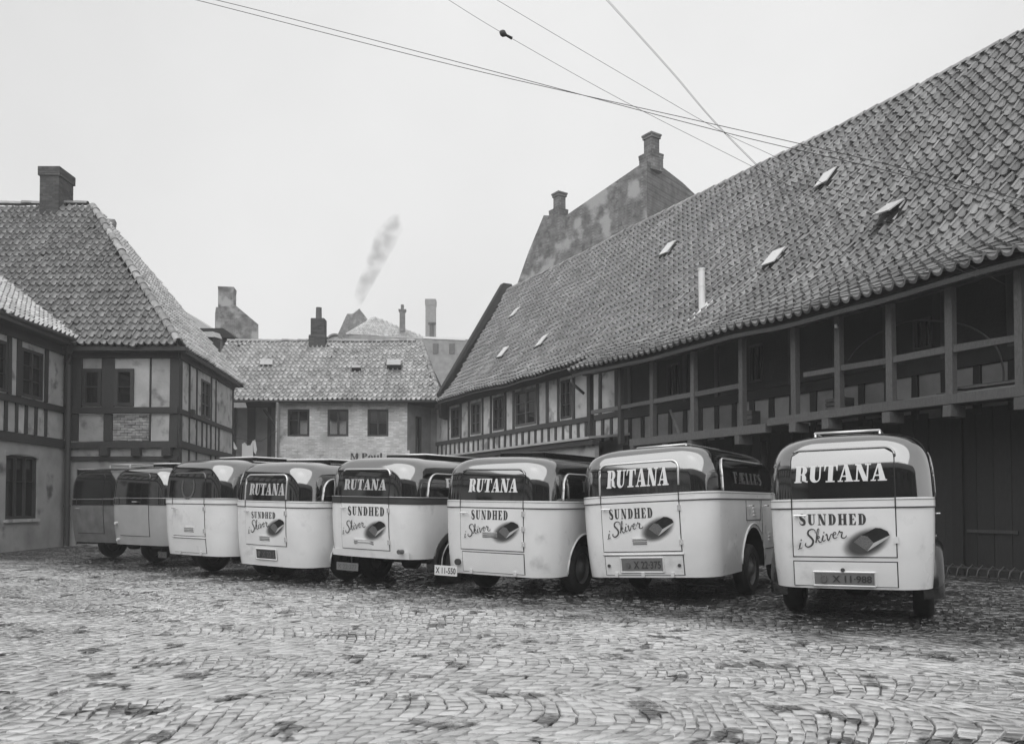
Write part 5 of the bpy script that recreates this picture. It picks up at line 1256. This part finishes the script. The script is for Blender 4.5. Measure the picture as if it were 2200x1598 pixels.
V = [
 dict(px=1822, Y=8.75, head=27.5, roll=-1.1, bot=1268, belt=1076, roof=928, wtop=968, dbot=1198, door=(-.56, .47), light='paint_light', dark='paint_dark', W=.84, tuck=.05, lean=.02, nr2=4.6,
      trim=('top', 'paint_dark'), brandtext=(-.53, .40, 1000, 1037), slogan=(-.49, .19, 1106, 1130), script=(-.50, .0, 1172), bread=(.20, 1164, .46),
      flap=(-.56, .47, 1210, 1262), studs=((-.06, 1227),), plate=(-.35, .25, 1234, 1259, 'X 11·988', 'plate_grey', True, 'rear'), hinges=(.62,), hinge_mat='white',
      rack=(.85, 2.3, -.40, .30, .06, 'chrome', 'tube'), arch=.42, yw=1.05, fender=(.56, .21, 'paint_dark_dull', 'chrome'), side_trim='paint_dark', sidetext=None,
      label='two-tone van with number X 11-988 and chrome roof rack, beside the boarded granary doors'),
 dict(px=1384, Y=10.6, head=31.5, roll=-2.6, bot=1243, belt=1066, roof=958, wtop=997, dbot=1186, door=(-.58, .50), light='paint_light', dark='paint_dark', W=.95, rc=.30, L=3.35,
      trim=('full', 'chrome'), trim_short=True, brandtext=(-.49, .38, 1008, 1047), slogan=(-.47, .15, 1093, 1115), script=(-.50, .02, 1149), bread=(.22, 1136, .45), louvre=(-.15, .05, 1158, 1171, 3),
      flap=(-.57, .51, 1196, 1237), flap_lip=True, studs=((-.52, 1217), (.46, 1217)), clips=(-.42, -.04, .36), plate=(-.33, .24, 1202, 1229, 'X 22·375', 'plate_grey', True, 'rear'),
      rack=(.9, 2.4, -.40, .32, .045, 'chrome', 'tube'), arch=.6, yw=1.82, arch_trim='paint_light', sidehatch=True, sidetext=('FÆLLES', .95, 2.35, 1020, 1046), sidemat='letter_dim', swtop=992, extras=[step_slats],
      label='two-tone van with number X 22-375, light-framed rear window and wide open wheel arch'),
 dict(px=1053, Y=11.3, head=31, shift=.09, roll=.8, bot=1238, belt=1079, roof=979, wtop=1012, dbot=1183, door=(-.60, .42), light='paint_light', dark='paint_dark', W=.92, rc=.36, sidewin=(.42, 2.7),
      trim=('top', 'paint_dark'), brandtext=(-.47, .33, 1030, 1059), slogan=(-.41, .19, 1098, 1118), script=(-.53, -.08, 1152), bread=(.17, 1141, .42), louvre=(-.22, .02, 1144, 1156, 3), hinges=(.1, .45, .8),
      flap=(-.58, .42, 1190, 1232), clips=(-.44, .28), plate=(-.92, -.53, 1222, 1244, 'X 11-550', 'letter_white', False, -.03),
      rack=(.9, 2.6, -.4, .35, .06, 'paint_dark_dull', 'board'), arch=.5, yw=1.12, sidetext=('FÆLLES', 1.0, 2.2, 1032, 1056), sidemat='letter_dim', extras=[puck('tail_lamp', 'letter_dark', -.66, 1213, .045, .05)],
      label='two-tone van with pale plate X 11-550 hung low and louvres beside its loaf'),
 dict(px=782, Y=12.6, head=32.5, shift=.05, roll=1.1, bot=1199, belt=1070, roof=981, wtop=1011, dbot=1181, door=(-.55, .42), light='paint_light', dark='paint_dark', W=.92, rc=.36, sidewin=(.42, 2.7), tuck=.02,
      trim=('top', 'chrome'), brandtext=(-.50, .37, 1031, 1054), slogan=(-.40, .35, 1090, 1109), script=(-.52, -.02, 1144), bread=(.17, 1138, .44), louvre=(-.28, .12, 1160, 1170, 2), belt_mat='letter_dark', belt_edge=True,
      plate=(-.66, -.2, 1214, 1231, 'X 22·377', 'plate_grey', False, .1), plate_dim=True, rack=(.9, 2.7, -.35, .45, .05, 'chrome', 'board'), arch=.46, yw=1.15, fender=(.58, .16, 'paint_dark_dull', 'paint_light'), sidetext=('FÆLLES', .85, 2.0, 1026, 1046), brandmat='bread_side',
      extras=[box_at('rear_sill', 'paint_light', (-.78, .78, 1184, 1198, -.02, .02)), puck('tail_lamp', 'steel', .66, 1182, .035, .10)],
      label='two-tone van with dark belt band, high floor and flared light wheel fender'),
 dict(px=567, Y=13.3, head=33, shift=.13, roll=1, bot=1217, belt=1079, roof=991, wtop=1023, dbot=1172, door=(-.60, .36), light='paint_light', dark='paint_dark', W=.92, rc=.36, sidewin=(.42, 2.7),
      trim=('full', 'chrome'), brandtext=(-.51, .33, 1040, 1065), slogan=(-.44, .14, 1101, 1115), script=(-.52, .0, 1142), bread=(.15, 1132, .42), louvre=(-.24, .0, 1152, 1162, 3),
      plate=(-.33, .13, 1182, 1201, 'X 22·5', 'letter_dark', True, 'rear'), plate_dim=True, rack=(.9, 2.8, -.5, .55, .04, 'white', 'board'), arch=.5, yw=1.12, brandmat='bread_side',
      label='two-tone van with recessed dark plate between flared-fender van and emblem van'),
 dict(px=405, Y=14.3, head=33, shift=.09, roll=.5, bot=1194, belt=1073, roof=986, wtop=1019, dbot=1152, door=(-.55, .33), light='paint_light', dark='paint_dark', W=.93, rc=.36, sidewin=(.42, 2.7), trim=('top', 'steel'),
      louvre=(-.22, .05, 1133, 1143, 3), flap=(-.55, .33, 1158, 1188), flap_lip=True, clips=(-.38, .2), rack=(.9, 2.9, -.35, .6, .04, 'white', 'board'), arch=.48, yw=1.12, belt_edge=True,
      plate=(-.86, -.6, 1190, 1204, 'X 22', 'letter_dark', False, .0), plate_dim=True,
      extras=[],
      label='two-tone van without loaf picture, faint wreath emblem on its dark rear window'),
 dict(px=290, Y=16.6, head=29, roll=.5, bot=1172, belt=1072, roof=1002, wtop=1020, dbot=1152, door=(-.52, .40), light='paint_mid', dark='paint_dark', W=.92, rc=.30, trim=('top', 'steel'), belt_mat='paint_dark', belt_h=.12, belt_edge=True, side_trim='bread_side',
      handle=(.0, EYE + (HOR - 1079) / FPX * 16.6), hinges=(), rack=(.5, 2.6, -.1, .55, .05, 'white', 'board'), arch=.46, yw=1.12, extras=[puck('tail_lamp', 'white', -.62, 1126, .03, .05), puck('tail_lamp', 'white', -.6, 1162, .03, .05)],
      label='greyish plain van with dark belt band and no lettering beside the shabby end van'),
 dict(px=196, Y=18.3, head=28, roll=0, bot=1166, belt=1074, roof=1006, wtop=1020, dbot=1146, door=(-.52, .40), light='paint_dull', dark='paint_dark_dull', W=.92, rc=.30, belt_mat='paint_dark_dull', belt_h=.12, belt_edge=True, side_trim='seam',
      hinges=(), rack=(.6, 2.2, -.2, .5, .09, 'bread_side', 'tube'), arch=.46, yw=1.12, label='shabby dull van at the end of the row beside the drainpipe'),
]
VANS = [make_van(c) for c in V]

def wreath(root):
    z0 = EYE + (HOR - 1047) / FPX * 14.3
    win = [c for c in root.children if c.name.startswith('rear_window')][0]
    P = []
    for sg in (-1, 1):
        for i in range(7):
            t = -1.45 + 1.9 * i / 6; cx, cz = sg * .17 * math.cos(t), .20 * math.sin(t); k = t + math.pi / 2 * .8
            P += [[(-.11 + cx + sg * (a * math.cos(k) - b * math.sin(k)), z0 + cz + a * math.sin(k) + b * math.cos(k)) for a, b in ((-.05, 0), (0, -.022), (.05, 0), (0, .022))]]
    m = MB()
    for q in P: m.add([(x, -.0, z) for x, z in q], [(0, 1, 2, 3)])
    return P, win, m
P, win, m = wreath(VANS[5])
Yq, zbq = 14.3, EYE + (HOR - 1073) / FPX * 14.3; zrq = EYE + (HOR - 986) / FPX * 14.3
m = MB()
for q in P:
    pts = []
    for x, z in q:
        t = max(0, min(1, (z - zbq) / (zrq - zbq))); y = .03 * t + .8 * (1 - max(0, 1 - t ** 5.2) ** (1 / 5.2)) + .05 * (x / .93) ** 2 - .016
        x += .09; rl = R(.5); zz = z - .45; pts.append((x * math.cos(rl) + zz * math.sin(rl), y, -x * math.sin(rl) + zz * math.cos(rl) + .45))
    m.add(pts, [(0, 1, 2, 3)])
m.build('wreath_emblem', 'letter_dim', win, recalc=False)

# ================================================================== range behind the photographer (mirrored in the enamel)
opp = empty('opposite_range', (-4, -12, 0), 'tiled brick range facing the vans across the yard, behind the photographer', 'house')
FO = Frame((-26, -9.5), (20, -9.5), (0, 1))
wo_ = [(3.2 + i * 4.4, 4.6 + i * 4.4, 1.0, 2.6) for i in range(10)] ; wo2 = [(a, b, 4.0, 5.4) for a, b, *_ in wo_]
timber_bay(opp, FO, 0, 3.2, 0, FO.len, [], wins=wo_, infill='brick'); timber_bay(opp, FO, 3.2, 6.2, 0, FO.len, [], wins=wo2, infill='brick')
for w in wo_ + wo2: window(opp, FO, *w, 2, 2, frame='timber')
m = MB(); m.add([(-27, -9.0, 6.1), (21, -9.0, 6.1), (21, -13, 9.8), (-27, -13, 9.8)], [(0, 1, 2, 3)]); m.add([(-27, -17, 6.1), (21, -17, 6.1), (21, -13, 9.8), (-27, -13, 9.8)], [(0, 1, 2, 3)]); m.build('roof', 'slate', opp)

# ================================================================== small things
def wire(name, pts, r, label, group=None):
    P = [at(px, py, Y) for px, py, Y in pts]; out = []
    for i in range(len(P) - 1):
        p0, p1, p2, p3 = P[max(i - 1, 0)], P[i], P[i + 1], P[min(i + 2, len(P) - 1)]
        for k in range(6):
            t = k / 6; out.append(.5 * ((2 * p1) + (p2 - p0) * t + (2 * p0 - 5 * p1 + 4 * p2 - p3) * t * t + (3 * p1 - p0 - 3 * p2 + p3) * t ** 3))
    out.append(P[-1]); m = MB(); m.tube(out, r, 5); o = m.build(name, 'wire', None, smooth=True); return tag(o, label, 'wire', group)
wire('overhead_wire', [(300, -30, 15), (475, 14, 14.6), (1000, 147, 13.5), (1545, 270, 12.4), (1900, 352, 11.6), (2260, 448, 10.9)], .0055, 'upper of two parallel thick wires sagging across the sky to the big roof')
wire('overhead_wire', [(300, -36, 15), (520, 14, 14.6), (1000, 138, 13.5), (1545, 282, 12.4), (1900, 366, 11.6), (2260, 462, 10.9)], .0055, 'lower of two parallel thick wires sagging across the sky to the big roof')
wa = wire('overhead_wire', [(960, -2, 13), (1080, 72, 13), (1335, 215, 13), (1620, 360, 12.8), (1950, 530, 12.2), (2110, 600, 11.9)], .0035, 'single wire carrying a small insulator high against the sky')
wire('overhead_wire', [(1060, -4, 13), (1300, 138, 13), (1545, 280, 13), (1680, 345, 12.9), (1900, 470, 12.3), (2160, 612, 11.8)], .0035, 'thin plain wire running beside the insulator wire')
wire('overhead_wire', [(1300, -2, 13), (1440, 153, 13.2), (1550, 280, 13.4), (1760, 490, 13.8), (1890, 632, 14.0)], .0035, 'steep wire dropping to the gallery eaves')
wire('overhead_wire', [(1304, -2, 13), (1446, 156, 13.2), (1552, 279, 13.4), (1764, 490, 13.8), (1893, 632, 14.0)], .003, 'second steep wire twinned closely with the one to gallery eaves')
c = at(1080, 72, 12.98); e = at(1100, 83, 12.98); m = MB(); dd = (e - c); m.tube([c - dd * .3, c - dd * .1, c + dd * .1, c + dd * .4, c + dd], [.02, .05, .055, .02, .025], 8)
tag(m.build('wire_insulator', 'wire', None, smooth=True), 'small dark insulator threaded on the thin wire', 'insulator')
# washing
YL = 35.0
m = MB(); m.tube([at(470, 930, YL), at(500, 940, YL), at(530, 944, YL), at(560, 948, YL - .0), at(596, 925, YL)], .012, 4); tag(m.build('clothes_line', 'wire'), 'clothes line strung across the dark recess', 'line')
def cloth(poly, label):
    pts = [at(x, y, YL - .02 + .02 * (i % 2)) for i, (x, y) in enumerate(poly)]; m = MB(); m.poly_prism(pts, (0, .012, 0)); tag(m.build('hanging_laundry', 'cloth'), label, 'laundry', 'washing on the line')
cloth([(519, 1012), (520, 953), (526, 950), (531, 957), (538, 956), (543, 946), (544, 1012)], 'broad white sheet hanging on the clothes line')
cloth([(490, 936), (497, 940), (504, 952), (510, 964), (505, 966), (495, 955)], 'crumpled white cloth at the slanting end of clothes line')
cloth([(543, 947), (548, 944), (552, 966), (549, 976), (545, 970)], 'narrow white cloth tucked against the broad sheet')
# painted sign on the brick range
p0, p1 = at(736, 1010, 35.93), at(880, 967, 35.93); m = MB(); m.box(p0.x, p1.x, 35.93, 35.97, p0.z, p1.z); sign = m.build('wall_sign', 'brickwash'); tag(sign, 'pale painted sign with heavy black lettering on the brick range', 'sign')
P_, w_ = fat_text('M.Poul', .08); xa = at(752, 980, 35.9).x; zz = at(752, 987, 35.9).z; h = at(752, 973, 35.9).z - zz; m = MB()
for poly in P_: m.add([(xa + px * h * 1.05, 35.92, zz + py * h) for px, py in poly], [tuple(range(len(poly)))])
m.build('lettering', 'letter_dark', sign, recalc=False)
# low bicycle rack by the granary doors
FK = PF(13.55); rk = empty('bicycle_rack', FK.p(FK.u(2120, py=1240), 0), 'low iron bicycle rack lying on the cobbles by the granary doors', 'rack')
sa, sb = FK.u(2230, py=1240), FK.u(2030, py=1240)
for z, d_ in ((.05, .0), (.05, .35), (.22, .17)):
    m = MB(); m.tube([FK.p(sa, z, d_), FK.p((sa + sb) / 2, z, d_), FK.p(sb, z, d_)], .014, 5); m.build('rail', 'pipe', rk)
for i in range(9):
    s = sa + (sb - sa) * (i + .5) / 9; m = MB(); m.tube([FK.p(s, .03, .36), FK.p(s, .2, .3), FK.p(s, .27, .17), FK.p(s, .2, .04), FK.p(s, .03, -.01)], .012, 5); m.build('hoop', 'pipe', rk, smooth=True)
# smoke drifting from behind the hipped block
def smoke():
    m = MB(); c = [(758, 690, 7), (771, 648, 13), (787, 608, 20), (805, 568, 24), (824, 528, 29), (840, 492, 30), (850, 462, 12)]; Ys = 112; rows = []
    for i, (px, py, r) in enumerate(c):
        p = at(px, py, Ys); rr = r / FPX * Ys
        rows.append([p + Vector((rr * math.cos(t) * (1 + .25 * mnoise.noise(Vector((i, t, 1)))), rr * math.sin(t), .3 * rr * math.cos(t))) for t in [2 * math.pi * j / 14 for j in range(14)]])
    m.v = [tuple(p) for r_ in rows for p in r_]; n = 14
    for i in range(len(rows) - 1):
        for j in range(n): m.f.append((i * n + j, i * n + (j + 1) % n, (i + 1) * n + (j + 1) % n, (i + 1) * n + j))
    m.f += [tuple(range(n - 1, -1, -1)), tuple((len(rows) - 1) * n + j for j in range(n))]; m.mi = [0] * len(m.f)
    mt = bpy.data.materials.new('smoke'); mt.use_nodes = True; nn = mt.node_tree.nodes; LL = mt.node_tree.links; nn.clear()
    o_ = nn.new('ShaderNodeOutputMaterial'); pv = nn.new('ShaderNodeVolumePrincipled'); pv.inputs['Color'].default_value = (.3, .3, .3, 1)
    g_ = nn.new('ShaderNodeNewGeometry'); ns = nn.new('ShaderNodeTexNoise'); ns.inputs['Scale'].default_value = .55; ns.inputs['Detail'].default_value = 3; LL.new(g_.outputs['Position'], ns.inputs['Vector'])
    mr = nn.new('ShaderNodeMapRange'); mr.inputs[1].default_value = .40; mr.inputs[2].default_value = .75; mr.inputs[3].default_value = 0; mr.inputs[4].default_value = .45; LL.new(ns.outputs[0], mr.inputs[0]); LL.new(mr.outputs[0], pv.inputs['Density'])
    LL.new(pv.outputs[0], o_.inputs['Volume']); M['smoke'] = mt
    tag(m.build('chimney_smoke', 'smoke', None), 'thin grey smoke drifting up from behind the distant gable', 'smoke', kind='stuff')
smoke()
# haze: damp sooty town air
mt = bpy.data.materials.new('haze'); mt.use_nodes = True; nn = mt.node_tree.nodes; nn.clear()
o_ = nn.new('ShaderNodeOutputMaterial'); pv = nn.new('ShaderNodeVolumePrincipled'); pv.inputs['Color'].default_value = (.97, .97, .97, 1); pv.inputs['Density'].default_value = .0017
mt.node_tree.links.new(pv.outputs[0], o_.inputs['Volume']); M['haze'] = mt
m = MB(); m.box(-152, 152, -62, 262, -1, 60); tag(m.build('haze', 'haze'), 'thin pale haze filling the damp air', 'haze', kind='stuff')
